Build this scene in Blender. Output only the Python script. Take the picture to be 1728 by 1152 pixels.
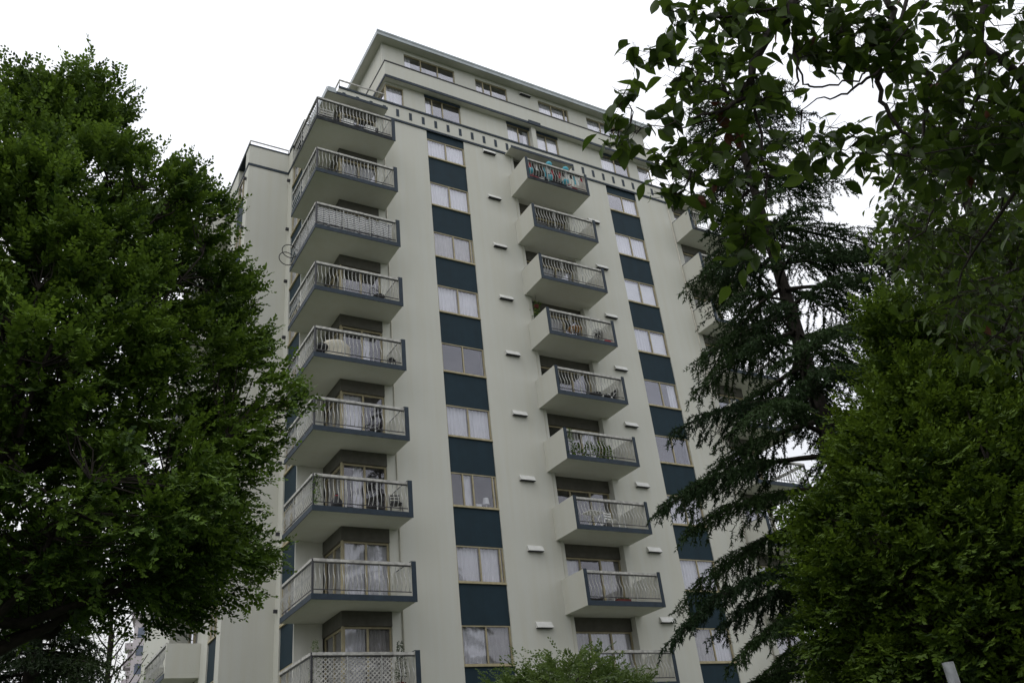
import bpy, math, random
import numpy as np
from mathutils import Vector, Matrix

scene = bpy.context.scene
for o in list(bpy.data.objects):
    bpy.data.objects.remove(o)
R = math.radians

# ------------------------------------------------------------------ camera
YAW, PITCH, ROLL = -0.571346, 0.510131, -0.116403
CAM = Vector((-13.658, -26.326, 1.7))
F_PX = 1467.27                      # focal length in pixels of a 1728 px wide picture
def cam_axes():
    cy, sy, cp, sp = math.cos(YAW), math.sin(YAW), math.cos(PITCH), math.sin(PITCH)
    cr, sr = math.cos(ROLL), math.sin(ROLL)
    fwd = Vector((-sy * cp, cy * cp, sp)); right = Vector((cy, sy, 0)); up = right.cross(fwd)
    return cr * right + sr * up, -sr * right + cr * up, fwd
RX, UX, FX = cam_axes()
cd = bpy.data.cameras.new('camera'); cam = bpy.data.objects.new('camera', cd)
scene.collection.objects.link(cam)
cam.matrix_world = Matrix(((RX.x, UX.x, -FX.x, CAM.x), (RX.y, UX.y, -FX.y, CAM.y), (RX.z, UX.z, -FX.z, CAM.z), (0, 0, 0, 1)))
cd.sensor_width = 36.0; cd.lens = F_PX / 1728 * 36; cd.clip_start = 0.05; cd.clip_end = 3000
scene.camera = cam
def ray(px, py):
    """direction of a photograph pixel, scaled to one metre of horizontal travel"""
    v = FX + (px - 864) / F_PX * RX - (py - 576) / F_PX * UX
    return v / math.hypot(v.x, v.y)
def at(px, py, h):
    return CAM + ray(px, py) * h

# ------------------------------------------------------------------ sky, sun, exposure
SUN_EL, SUN_AZ = 52, -75             # azimuth measured from +y towards +x
w = bpy.data.worlds.new('World'); scene.world = w; w.use_nodes = True
nt = w.node_tree; nt.nodes.clear()
def N(t, tree=None, **kw):
    n = (tree or nt).nodes.new(t)
    for k, v in kw.items(): setattr(n, k, v)
    return n
out = N('ShaderNodeOutputWorld'); bg = N('ShaderNodeBackground'); bg.inputs['Strength'].default_value = 0.1
sky = N('ShaderNodeTexSky', sky_type='NISHITA', sun_disc=False)
sky.sun_elevation = R(SUN_EL); sky.sun_rotation = R(SUN_AZ)
tc = N('ShaderNodeTexCoord'); mp = N('ShaderNodeMapping'); mp.inputs['Scale'].default_value = (1, 1, 2.2)
nz = N('ShaderNodeTexNoise'); nz.inputs['Scale'].default_value = 1.6; nz.inputs['Detail'].default_value = 4
cr_ = N('ShaderNodeValToRGB')
cr_.color_ramp.elements[0].position = 0.3; cr_.color_ramp.elements[0].color = (0.80, 0.825, 0.90, 1)
cr_.color_ramp.elements[1].position = 0.68; cr_.color_ramp.elements[1].color = (1.0, 1.0, 1.0, 1)
sc = N('ShaderNodeVectorMath', operation='SCALE'); sc.inputs['Scale'].default_value = 12.6
mx = N('ShaderNodeMix', data_type='RGBA'); mx.inputs[0].default_value = 0.93
L = nt.links.new
L(tc.outputs['Generated'], mp.inputs['Vector']); L(mp.outputs['Vector'], nz.inputs['Vector'])
sx = N('ShaderNodeSeparateXYZ'); L(tc.outputs['Generated'], sx.inputs[0])
mz = N('ShaderNodeMath', operation='MAXIMUM'); mz.inputs[1].default_value = 0.0; L(sx.outputs[2], mz.inputs[0])
cie = N('ShaderNodeMath', operation='MULTIPLY_ADD'); cie.inputs[1].default_value = 10.4; cie.inputs[2].default_value = 7.6   # overcast: the zenith is brighter than the horizon
L(mz.outputs[0], cie.inputs[0]); L(cie.outputs[0], sc.inputs['Scale'])
L(nz.outputs[0], cr_.inputs['Fac']); L(cr_.outputs['Color'], sc.inputs[0])
L(sky.outputs['Color'], mx.inputs[6]); L(sc.outputs[0], mx.inputs[7])
L(mx.outputs[2], bg.inputs['Color']); L(bg.outputs['Background'], out.inputs['Surface'])
sd = bpy.data.lights.new('sun', 'SUN'); sun = bpy.data.objects.new('sun', sd); scene.collection.objects.link(sun)
sd.energy = 0.5; sd.angle = R(35); sd.color = (1, 0.96, 0.9)
sv = Vector((math.sin(R(SUN_AZ)) * math.cos(R(SUN_EL)), math.cos(R(SUN_AZ)) * math.cos(R(SUN_EL)) - 0.35, math.sin(R(SUN_EL))))
sun.rotation_euler = sv.to_track_quat('Z', 'Y').to_euler()
sun.location = (-20, -30, 60)
vs = scene.view_settings
vs.view_transform = 'Standard'; vs.look = 'None'; vs.gamma = 1; vs.exposure = 0; vs.use_curve_mapping = False
scene.cycles.max_bounces = 8; scene.cycles.transparent_max_bounces = 16

# ------------------------------------------------------------------ materials
def new_mat(name):
    m = bpy.data.materials.new(name); m.use_nodes = True
    return m, m.node_tree, m.node_tree.nodes['Principled BSDF']
def mat(name, col, rough=0.7, var=0.12, scale=3.0, streak=0.0, bump=0.0, bscale=60, metal=0.0, spec=0.3, dirt=None):
    m, t, p = new_mat(name)
    p.inputs['Roughness'].default_value = rough; p.inputs['Metallic'].default_value = metal
    p.inputs['Specular IOR Level'].default_value = spec
    g = N('ShaderNodeNewGeometry', t)
    n1 = N('ShaderNodeTexNoise', t); n1.inputs['Scale'].default_value = scale; n1.inputs['Detail'].default_value = 5
    t.links.new(g.outputs['Position'], n1.inputs['Vector'])
    r1 = N('ShaderNodeValToRGB', t)
    d = tuple(c * (1 - var) for c in col); b = tuple(min(1, c * (1 + var)) for c in col)
    r1.color_ramp.elements[0].position = 0.3; r1.color_ramp.elements[0].color = (*(dirt or d), 1)
    r1.color_ramp.elements[1].position = 0.7; r1.color_ramp.elements[1].color = (*b, 1)
    t.links.new(n1.outputs[0], r1.inputs['Fac'])
    last = r1.outputs['Color']
    if streak:
        mp = N('ShaderNodeMapping', t); mp.inputs['Scale'].default_value = (3.2, 3.2, 0.16)
        n2 = N('ShaderNodeTexNoise', t); n2.inputs['Scale'].default_value = 1.0; n2.inputs['Detail'].default_value = 6; n2.inputs['Roughness'].default_value = .65
        r2 = N('ShaderNodeValToRGB', t); k = 1 - streak
        r2.color_ramp.elements[0].position = 0.33; r2.color_ramp.elements[0].color = (k, k * .985, k * .95, 1)
        r2.color_ramp.elements[1].position = 0.58; r2.color_ramp.elements[1].color = (1, 1, 1, 1)
        mm = N('ShaderNodeMix', t, data_type='RGBA', blend_type='MULTIPLY'); mm.inputs[0].default_value = 1
        t.links.new(g.outputs['Position'], mp.inputs['Vector']); t.links.new(mp.outputs['Vector'], n2.inputs['Vector'])
        t.links.new(n2.outputs[0], r2.inputs['Fac']); t.links.new(last, mm.inputs[6]); t.links.new(r2.outputs['Color'], mm.inputs[7])
        last = mm.outputs[2]
    t.links.new(last, p.inputs['Base Color'])
    if bump:
        n3 = N('ShaderNodeTexNoise', t); n3.inputs['Scale'].default_value = bscale; n3.inputs['Detail'].default_value = 3
        bp = N('ShaderNodeBump', t); bp.inputs['Strength'].default_value = bump; bp.inputs['Distance'].default_value = 0.02
        t.links.new(g.outputs['Position'], n3.inputs['Vector']); t.links.new(n3.outputs[0], bp.inputs['Height'])
        t.links.new(bp.outputs['Normal'], p.inputs['Normal'])
    return m
def glass(name, tint, fac):
    m, t, p = new_mat(name); t.nodes.remove(p)
    o = [n for n in t.nodes if n.type == 'OUTPUT_MATERIAL'][0]
    tr = N('ShaderNodeBsdfTransparent', t); tr.inputs['Color'].default_value = (*tint, 1)
    gl = N('ShaderNodeBsdfGlossy', t); gl.inputs['Roughness'].default_value = 0.02; gl.inputs['Color'].default_value = (.93, .93, 1, 1)
    lw0 = N('ShaderNodeLayerWeight', t); lw0.inputs['Blend'].default_value = .5
    pw = N('ShaderNodeMath', t, operation='POWER'); pw.inputs[1].default_value = 2.3
    lw = N('ShaderNodeMath', t, operation='MULTIPLY_ADD'); lw.inputs[1].default_value = 1 - fac; lw.inputs[2].default_value = fac
    t.links.new(lw0.outputs['Facing'], pw.inputs[0]); t.links.new(pw.outputs[0], lw.inputs[0])
    mi = N('ShaderNodeMixShader', t)
    nn = N('ShaderNodeTexNoise', t); nn.inputs['Scale'].default_value = 1.3
    bp = N('ShaderNodeBump', t); bp.inputs['Strength'].default_value = .06; bp.inputs['Distance'].default_value = .05
    g = N('ShaderNodeNewGeometry', t)
    t.links.new(g.outputs['Position'], nn.inputs['Vector']); t.links.new(nn.outputs[0], bp.inputs['Height']); t.links.new(bp.outputs['Normal'], gl.inputs['Normal'])
    t.links.new(lw.outputs[0], mi.inputs[0]); t.links.new(tr.outputs[0], mi.inputs[1]); t.links.new(gl.outputs[0], mi.inputs[2])
    t.links.new(mi.outputs[0], o.inputs['Surface'])
    return m
def leaf_mat(name, dark, light, trans=0.35, gloss=0.12, rough=0.45, tlight=None):
    m, t, p = new_mat(name); t.nodes.remove(p)
    o = [n for n in t.nodes if n.type == 'OUTPUT_MATERIAL'][0]
    a = N('ShaderNodeAttribute', t, attribute_name='tone')
    oi = N('ShaderNodeObjectInfo', t)
    ad = N('ShaderNodeMath', t, operation='ADD'); t.links.new(a.outputs['Fac'], ad.inputs[0])
    ml = N('ShaderNodeMath', t, operation='MULTIPLY'); ml.inputs[1].default_value = 0.0
    t.links.new(oi.outputs['Random'], ml.inputs[0]); t.links.new(ml.outputs[0], ad.inputs[1])
    r = N('ShaderNodeValToRGB', t)
    r.color_ramp.elements[0].color = (*dark, 1); r.color_ramp.elements[1].color = (*light, 1)
    t.links.new(ad.outputs[0], r.inputs['Fac'])
    df = N('ShaderNodeBsdfDiffuse', t); tl = N('ShaderNodeBsdfTranslucent', t); gl = N('ShaderNodeBsdfGlossy', t)
    gl.inputs['Roughness'].default_value = rough
    hs = N('ShaderNodeHueSaturation', t); hs.inputs['Hue'].default_value = .49; hs.inputs['Value'].default_value = 1.35
    t.links.new(r.outputs['Color'], df.inputs['Color']); t.links.new(r.outputs['Color'], hs.inputs['Color']); t.links.new(hs.outputs['Color'], tl.inputs['Color'])
    m1 = N('ShaderNodeMixShader', t); m1.inputs[0].default_value = trans
    t.links.new(df.outputs[0], m1.inputs[1]); t.links.new(tl.outputs[0], m1.inputs[2])
    m2 = N('ShaderNodeMixShader', t); lw0 = N('ShaderNodeLayerWeight', t); lw0.inputs['Blend'].default_value = .5
    pw = N('ShaderNodeMath', t, operation='POWER'); pw.inputs[1].default_value = 4
    fr = N('ShaderNodeMath', t, operation='MULTIPLY_ADD'); fr.inputs[1].default_value = gloss * 1.5; fr.inputs[2].default_value = gloss * .22
    t.links.new(lw0.outputs['Facing'], pw.inputs[0]); t.links.new(pw.outputs[0], fr.inputs[0])
    t.links.new(fr.outputs[0], m2.inputs[0]); t.links.new(m1.outputs[0], m2.inputs[1]); t.links.new(gl.outputs[0], m2.inputs[2])
    t.links.new(m2.outputs[0], o.inputs['Surface'])
    return m, ml
M = dict(
    stucco=mat('stucco', (0.58, 0.578, 0.522), .9, .03, .4, streak=.025, bump=.25, bscale=45),
    stucco_pale=mat('pale_stucco', (0.70, 0.695, 0.645), .9, .03, .4, streak=.05, bump=.25, bscale=45),
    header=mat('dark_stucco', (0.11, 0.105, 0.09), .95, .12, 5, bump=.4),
    blue=mat('blue_panel', (0.011, 0.029, 0.042), .75, .10, 2.2, streak=.1, bump=.1),
    trim=mat('blue_trim', (0.020, 0.034, 0.050), .6, .2, 6, streak=.15),
    trim_stained=mat('stained_trim', (0.020, 0.026, 0.030), .8, .6, 5, streak=.4),
    rail=mat('weathered_rail', (0.42, 0.41, 0.38), .55, .35, 7, spec=.4),
    bar=mat('baluster_paint', (0.40, 0.40, 0.38), .5, .25, 9, spec=.4),
    dark=mat('dark_metal', (0.03, 0.03, 0.035), .5, .3, 9, spec=.4),
    frame=mat('anodised_frame', (0.36, 0.31, 0.19), .45, .15, 5, spec=.5),
    sill=mat('sill', (0.42, 0.36, 0.22), .5, .2, 5),
    curtain=mat('curtain', (0.74, 0.73, 0.74), .95, .05, 3),
    curtain2=mat('grey_curtain', (0.42, 0.40, 0.38), .95, .12, 4),
    blind=mat('white_blind', (0.80, 0.80, 0.79), .8, .03, 3),
    room_shade=mat('room_shade', (0.10, 0.09, 0.085), .95, .3, 2),  # interior dimness put into the colour of the backing sheets
    metal_fascia=mat('pale_flashing', (0.36, 0.40, 0.42), .45, .12, 3, spec=.5, streak=.12),
    vent=mat('vent_white', (0.62, 0.62, 0.59), .6, .08, 6),
    roof=mat('roof_gravel', (0.25, 0.24, 0.22), .95, .2, 8),
    pipe=mat('pipe', (0.50, 0.48, 0.41), .7, .1, 4),
    glass=glass('window_glass', (.93, .935, .95), .055),
    bark=mat('bark', (0.022, 0.018, 0.014), .95, .4, 14, bump=.6, bscale=30),
    bark_red=mat('cherry_bark', (0.026, 0.020, 0.017), .8, .4, 20, bump=.5, bscale=40),
    galv=mat('galvanised', (0.24, 0.25, 0.255), .45, .2, 20, metal=.5, spec=.5),
    grass=mat('lawn', (0.035, 0.055, 0.02), .95, .4, 3),
    asphalt=mat('asphalt', (0.05, 0.05, 0.05), .9, .2, 6),
    concrete=mat('pavement_concrete', (0.30, 0.29, 0.27), .9, .12, 3),
    paint=mat('road_paint', (0.7, 0.6, 0.2), .7, .1, 5),
    white=mat('white_plastic', (0.75, 0.75, 0.73), .5, .05, 5),
    cloth=mat('beige_cloth', (0.55, 0.52, 0.43), .95, .15, 6),
    black=mat('black_plastic', (0.015, 0.015, 0.017), .5, .2, 5),
    teal=mat('turquoise_paper', (0.08, 0.38, 0.48), .7, .1, 10),
    red=mat('red_paint', (0.42, 0.03, 0.04), .6, .1, 5),
    wood=mat('wood', (0.33, 0.17, 0.06), .6, .3, 12),
    terra=mat('terracotta', (0.12, 0.03, 0.025), .8, .2, 8),
    far=mat('far_wall', (0.55, 0.50, 0.52), .9, .06, .3),
    farglass=mat('far_glass', (0.10, 0.12, 0.17), .2, .3, .4, spec=.6),
)
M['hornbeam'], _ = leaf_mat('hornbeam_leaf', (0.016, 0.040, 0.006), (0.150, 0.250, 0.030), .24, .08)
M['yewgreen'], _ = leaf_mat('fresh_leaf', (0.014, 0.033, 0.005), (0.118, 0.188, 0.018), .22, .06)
M['cedar'], _ = leaf_mat('cedar_needle', (0.013, 0.028, 0.010), (0.046, 0.082, 0.024), .15, .05)
M['hemlock'], _ = leaf_mat('hemlock_needle', (0.018, 0.034, 0.014), (0.045, 0.075, 0.022), .2, .08)
M['cherry'], ML_ = leaf_mat('cherry_leaf', (0.018, 0.037, 0.006), (0.058, 0.102, 0.012), .40, .09, .35); ML_.inputs[1].default_value = 0.9
M['cherry_dead'], _ = leaf_mat('dead_leaf', (0.075, 0.032, 0.016), (0.14, 0.06, 0.028), .4, .05)
M['shrub'], _ = leaf_mat('shrub_leaf', (0.055, 0.095, 0.02), (0.13, 0.19, 0.05), .4, .1)

# ------------------------------------------------------------------ mesh helpers
C = scene.collection
class MB:
    def __init__(s): s.v = []; s.f = []
    def box(s, x0, x1, y0, y1, z0, z1):
        b = len(s.v)
        s.v += [(x0, y0, z0), (x1, y0, z0), (x1, y1, z0), (x0, y1, z0), (x0, y0, z1), (x1, y0, z1), (x1, y1, z1), (x0, y1, z1)]
        s.f += [tuple(b + i for i in q) for q in ((3, 2, 1, 0), (4, 5, 6, 7), (0, 1, 5, 4), (1, 2, 6, 5), (2, 3, 7, 6), (3, 0, 4, 7))]
        return s
    def prism(s, poly, z0, z1):
        b = len(s.v); n = len(poly)
        s.v += [(x, y, z0) for x, y in poly] + [(x, y, z1) for x, y in poly]
        s.f += [tuple(b + i for i in range(n))[::-1], tuple(b + n + i for i in range(n))]
        s.f += [(b + i, b + (i + 1) % n, b + n + (i + 1) % n, b + n + i) for i in range(n)]
        return s
    def tube(s, pts, rad, n=6, cap=True):
        pts = [Vector(p) for p in pts]; b = len(s.v); k = len(pts)
        if not hasattr(rad, '__len__'): rad = [rad] * k
        ref = None
        for i, p in enumerate(pts):
            t = (pts[min(i + 1, k - 1)] - pts[max(i - 1, 0)]).normalized()
            if ref is None: ref = t.orthogonal().normalized()
            ref = (ref - t * ref.dot(t)).normalized(); q = t.cross(ref)
            for j in range(n):
                a = 2 * math.pi * j / n
                s.v.append(tuple(p + (ref * math.cos(a) + q * math.sin(a)) * rad[i]))
        for i in range(k - 1):
            for j in range(n):
                s.f.append((b + i * n + j, b + i * n + (j + 1) % n, b + (i + 1) * n + (j + 1) % n, b + (i + 1) * n + j))
        if cap:
            s.f.append(tuple(b + j for j in range(n))[::-1]); s.f.append(tuple(b + (k - 1) * n + j for j in range(n)))
        return s
    def lathe(s, prof, n=12, cx=0, cy=0):
        b = len(s.v); k = len(prof)
        for r, z in prof:
            for j in range(n):
                a = 2 * math.pi * j / n; s.v.append((cx + r * math.cos(a), cy + r * math.sin(a), z))
        for i in range(k - 1):
            for j in range(n):
                s.f.append((b + i * n + j, b + i * n + (j + 1) % n, b + (i + 1) * n + (j + 1) % n, b + (i + 1) * n + j))
        s.f.append(tuple(b + j for j in range(n))[::-1]); s.f.append(tuple(b + (k - 1) * n + j for j in range(n)))
        return s
    def mesh(s, name, m):
        me = bpy.data.meshes.new(name); me.from_pydata(s.v, [], s.f); me.materials.append(M[m] if isinstance(m, str) else m); me.update()
        return me
    def obj(s, name, m, parent=None, loc=(0, 0, 0), rz=0, smooth=False):
        me = s.mesh(name, m)
        if smooth:
            me.polygons.foreach_set('use_smooth', [True] * len(me.polygons))
        return put(name, me, parent, loc, rz)
def put(name, me, parent=None, loc=(0, 0, 0), rz=0):
    o = bpy.data.objects.new(name, me); C.objects.link(o); o.parent = parent; o.location = loc; o.rotation_euler = (0, 0, rz)
    return o
def tag(o, label, cat, group=None, kind=None):
    o['label'] = label; o['category'] = cat
    if group: o['group'] = group
    if kind: o['kind'] = kind
    return o
def thing(name, label, cat, loc=(0, 0, 0), rz=0, group=None):
    o = bpy.data.objects.new(name, None); C.objects.link(o); o.location = loc; o.rotation_euler = (0, 0, rz); o.empty_display_size = .3
    return tag(o, label, cat, group)
def np_mesh(name, verts, faces, m, tone=None, smooth=False):
    """verts (n,3) and faces (k,3 or 4) as numpy arrays; tone per vertex"""
    me = bpy.data.meshes.new(name); nv, nf, k = len(verts), len(faces), faces.shape[1]
    me.vertices.add(nv); me.vertices.foreach_set('co', verts.astype(np.float32).ravel())
    me.loops.add(nf * k); me.loops.foreach_set('vertex_index', faces.astype(np.int32).ravel())
    me.polygons.add(nf); me.polygons.foreach_set('loop_start', np.arange(nf, dtype=np.int32) * k)
    if tone is not None:
        a = me.attributes.new('tone', 'FLOAT', 'POINT'); a.data.foreach_set('value', tone.astype(np.float32))
    me.materials.append(M[m]); me.update(calc_edges=True); me.validate()
    return me
def norm(a): return a / np.maximum(np.linalg.norm(a, axis=-1, keepdims=True), 1e-9)
def leaf_cloud(B, D, Nn, Ln, Wd, T, fold=.25):
    """simple folded leaves, 2 triangles each"""
    D = norm(D); S = norm(np.cross(D, Nn)); U = np.cross(S, D); n = len(B)
    mid = B + D * (Ln * .48)[:, None]; f = (Wd * fold)[:, None]
    V = np.stack([B, mid + S * Wd[:, None] * .5 + U * f, B + D * Ln[:, None], mid - S * Wd[:, None] * .5 + U * f], 1).reshape(-1, 3)
    i = np.arange(n)[:, None] * 4
    Fc = np.concatenate([i + [[0, 1, 2]], i + [[0, 2, 3]]], 0)
    return V, Fc, np.repeat(T, 4)

# ------------------------------------------------------------------ ground
def struct(o): o['kind'] = 'structure'; return o
g = MB(); g.v = [(-600, -600, 0), (600, -600, 0), (600, 600, 0), (-600, 600, 0)]; g.f = [(0, 1, 2, 3)]
struct(g.obj('ground', 'grass'))
g = MB(); g.v = [(-200, -38, .004), (200, -38, .004), (200, -28.5, .004), (-200, -28.5, .004)]; g.f = [(0, 1, 2, 3)]
rd = struct(g.obj('road', 'asphalt'))
for i in range(-12, 12):
    MB().box(i * 6, i * 6 + 3, -33.3, -33.18, .006, .010).obj('lane_marking', 'paint', rd)
pv = struct(MB().box(-200, 200, -28.3, -25, -.2, .13).obj('pavement', 'concrete'))
MB().box(-200, 200, -28.5, -28.3, -.2, .145).obj('kerb', 'concrete', pv)

# ------------------------------------------------------------------ apartment building
Bd = thing('apartment_building', 'pale cream stucco apartment tower with dark blue panels and stacked balconies', 'apartment building')
H = 2.7; NF = 10
def ptop(k): return 28.13 - H * k           # top of the k-th blue panel from the top
def soff(k): return 27.08 - H * k           # underside of the k-th balcony from the top
S2 = 11.79                                   # the plan is symmetrical: x -> S2 - x
W1, W2 = (0.0, 1.89), (9.96, 11.83)
RC = (4.52, 7.25)                            # recess behind the middle balconies
XC, XD, XS, XW = -4.12, -2.46, -5.08, -6.86  # door corner, door end, side face, wing face
Y2, Y3, YB = 1.80, 4.0, 20.0
ZT = 29.64
def mir(x0, x1): return S2 - x1, S2 - x0
def both(fn):
    fn(lambda a, b: (a, b), 1); fn(mir, -1)

def wall(x0, x1, y0, y1, z0, z1, name='wall', m='stucco'):
    return MB().box(x0, x1, y0, y1, z0, z1).obj(name, m, Bd)
wall(XD, W1[0], 0, .28, 0, ZT); wall(W1[1], RC[0], 0, .28, 0, ZT); wall(RC[1], W2[0], 0, .28, 0, ZT); wall(W2[1], S2 - XD, 0, .28, 0, ZT)
for sgn in (0, 1):
    q = (lambda a, b: (a, b)) if sgn == 0 else mir
    x0, x1 = q(XS, XC); wall(x0, x1, Y2, Y2 + .06, 0, ZT, 'wall', 'stucco_pale')
    x0, x1 = q(XS, XS + .28); wall(x0, x1, 3.42, Y3, 0, ZT)
    x0, x1 = q(XW, XS + .28); wall(x0, x1, Y3, Y3 + .28, 0, ZT)
    x0, x1 = q(XW, XW + .28); wall(x0, x1, Y3 + .28, 4.6, 0, ZT); wall(x0, x1, 5.86, 7.6, 0, ZT); wall(x0, x1, 9.6, YB - .28, 0, ZT)
    # room sheets, dimness put into their colour, behind the corner doors and side strips
    x0, x1 = q(XC + .9, XC + .92); wall(x0, x1, 1.0, Y2 + .9, 0, ZT, 'dark_backing', 'room_shade')
    x0, x1 = q(XC + .9, XD + .3); wall(x0, x1, .98, 1.0, 0, ZT, 'dark_backing', 'room_shade')
    x0, x1 = q(XS + 1.0, XS + 1.02); wall(x0, x1, Y2 + .3, Y3, 0, ZT, 'dark_backing', 'room_shade')
    x0, x1 = q(XW + 1.0, XW + 1.02); wall(x0, x1, Y3 + .3, 10, 0, ZT, 'dark_backing', 'room_shade')
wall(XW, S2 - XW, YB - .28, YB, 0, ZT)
wall(-.2, 2.1, .75, .77, 0, ZT, 'dark_backing', 'room_shade'); wall(9.8, 12.0, .75, .77, 0, ZT, 'dark_backing', 'room_shade'); wall(RC[0] - .2, RC[1] + .2, 1.0, 1.02, 0, ZT, 'dark_backing', 'room_shade')
MB().box(XW + .3, S2 - XW - .3, Y3 + .3, YB - .3, ZT - .3, ZT - .1).obj('roof', 'roof', Bd)
MB().box(XC + .02, S2 - XC - .02, .3, Y3 + .28, ZT - .3, ZT - .1).obj('roof', 'roof', Bd)

# ---- windows
wave_cache = {}
def curtain_mesh(wd, ht, m, seed):
    key = (round(wd, 2), round(ht, 2), m, seed % 4)
    if key in wave_cache: return wave_cache[key]
    rnd = random.Random(seed % 4 + int(wd * 100)); n = max(8, int(wd / .02)); mb = MB()
    ph = 0; ys = []
    for i in range(n + 1):
        ph += rnd.uniform(.5, 1.1); ys.append(.028 * math.sin(ph) + rnd.uniform(-.006, .006))
    for i in range(n + 1):
        x = wd * i / n
        mb.v += [(x, ys[i] * 1.15, 0), (x + .01 * math.sin(i * .7), ys[i] * .8, ht)]
    for i in range(n): mb.f.append((2 * i, 2 * i + 2, 2 * i + 3, 2 * i + 1))
    wave_cache[key] = mb.mesh('curtain', m)
    return wave_cache[key]
seedc = [0]
def window(parent, loc, rz, wd, ht, panes, name='window', fr=.045, sill=True, fm='frame'):
    """local x along the wall, y into the building. panes: list of (width share, code); codes
    c curtain, g grey curtain, b blind, d dark, l/r curtain over the left/right part, h hanging half blind"""
    mb = MB(); tot = sum(p[0] for p in panes); xs = [0]
    for p in panes: xs.append(xs[-1] + wd * p[0] / tot)
    mb.box(0, fr, 0, .07, 0, ht).box(wd - fr, wd, 0, .07, 0, ht).box(fr, wd - fr, 0, .07, 0, fr).box(fr, wd - fr, 0, .07, ht - fr, ht)
    for x in xs[1:-1]: mb.box(x - fr * .55, x + fr * .55, -.004, .066, fr, ht - fr)
    o = mb.obj(name, fm, parent, loc, rz)
    if sill: MB().box(-.0, wd, -.07, -.006, -.055, .012).obj('sill', 'sill', o)
    for i, (sh, code) in enumerate(panes):
        a, b = xs[i] + fr * .6, xs[i + 1] - fr * .6
        MB().box(a, b, .028 + .012 * (i % 2), .034 + .012 * (i % 2), fr, ht - fr).obj('pane', 'glass', o)
        seedc[0] += 1; sd_ = seedc[0]
        if code in 'cglr':
            c0, c1 = a, b
            if code == 'l': c1 = a + (b - a) * .45
            if code == 'r': c0 = a + (b - a) * .55
            put('curtain', curtain_mesh(c1 - c0, ht - 2 * fr, 'curtain2' if code == 'g' else 'curtain', sd_), o, (c0, .14, fr))
        elif code in 'bh':
            z0 = fr if code == 'b' else ht * .45
            bm = MB(); n = int((ht - fr - z0) / .07)
            for j in range(n): bm.box(a, b, .12 + .004 * (j % 2), .13 + .004 * (j % 2), z0 + j * .07, z0 + j * .07 + .066)
            bm.obj('blind', 'blind', o)
    return o
STRIP1 = ['cc', 'cc', 'gg', 'cc', 'dd', 'cc', 'ld', 'cc', 'cg', 'cd', 'cc']
STRIP2 = ['dc', 'cc', 'bb', 'cb', 'dr', 'dd', 'cc', 'cc', 'gc', 'cc', 'dc']
def strip(x0, x1, codes):
    MB().box(x0, x1, .05, .2, 29.2, ZT + .02).obj('spandrel_panel', 'blue', Bd)
    for k in range(NF + 1):
        zt = ptop(k); zb = zt - 1.428
        if k == NF: zb = 0
        MB().box(x0, x1, .05, .2, max(0, zb), zt).obj('spandrel_panel', 'blue', Bd)
        if k <= NF:
            top = 29.2 if k == 0 else zt + 1.272
            cs = codes[k]
            panes = [(1, cs[0]), (1, cs[1])]
            if k in (2, 7) and x0 < 5: panes = [(1, cs[0]), (.86, cs[1]), (.14, 'd')]
            if k == 6 and x0 < 5: panes = [(.55, 'd'), (.45, 'c'), (.9, 'd'), (.16, 'd')]
            window(Bd, (x0 + .004, .06, zt + .003), 0, x1 - x0 - .008, top - zt - .006, panes)
strip(*W1, STRIP1); strip(*W2, STRIP2)
# ---- side strips: blue panels and windows seen at a grazing angle
def side_strip(x, ya, yb, face):
    """face -1: looks to -x, +1: looks to +x"""
    rz = R(-90) if face < 0 else R(90)
    for n in range(-3, 9):
        z0, z1 = 7.05 + H * n, 8.45 + H * n
        if z0 < 0 or z1 > ZT - .3: continue
        xa, xb = (x + .05, x + .2) if face < 0 else (x - .2, x - .05)
        MB().box(xa, xb, ya, yb, z0, z1).obj('spandrel_panel', 'blue', Bd)
        top = min(z1 + 1.3, ZT)
        lx = x + .06 if face < 0 else x - .06
        window(Bd, (lx, yb - .004 if face < 0 else ya + .004, z1 + .003), rz, yb - ya - .008, top - z1 - .006, [(1, random.Random(n * 3 + int(x)).choice('cdcg')), (1, 'c')])
    xa, xb = (x + .05, x + .2) if face < 0 else (x - .2, x - .05)
    MB().box(xa, xb, ya, yb, 0, 7.05 - H * 2).obj('spandrel_panel', 'blue', Bd)
random.seed(4)
side_strip(XS, Y2 + .065, 3.42, -1); side_strip(XW, 4.6, 5.86, -1)
side_strip(S2 - XS, Y2 + .065, 3.42, 1); side_strip(S2 - XW, 4.6, 5.86, 1)

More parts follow.
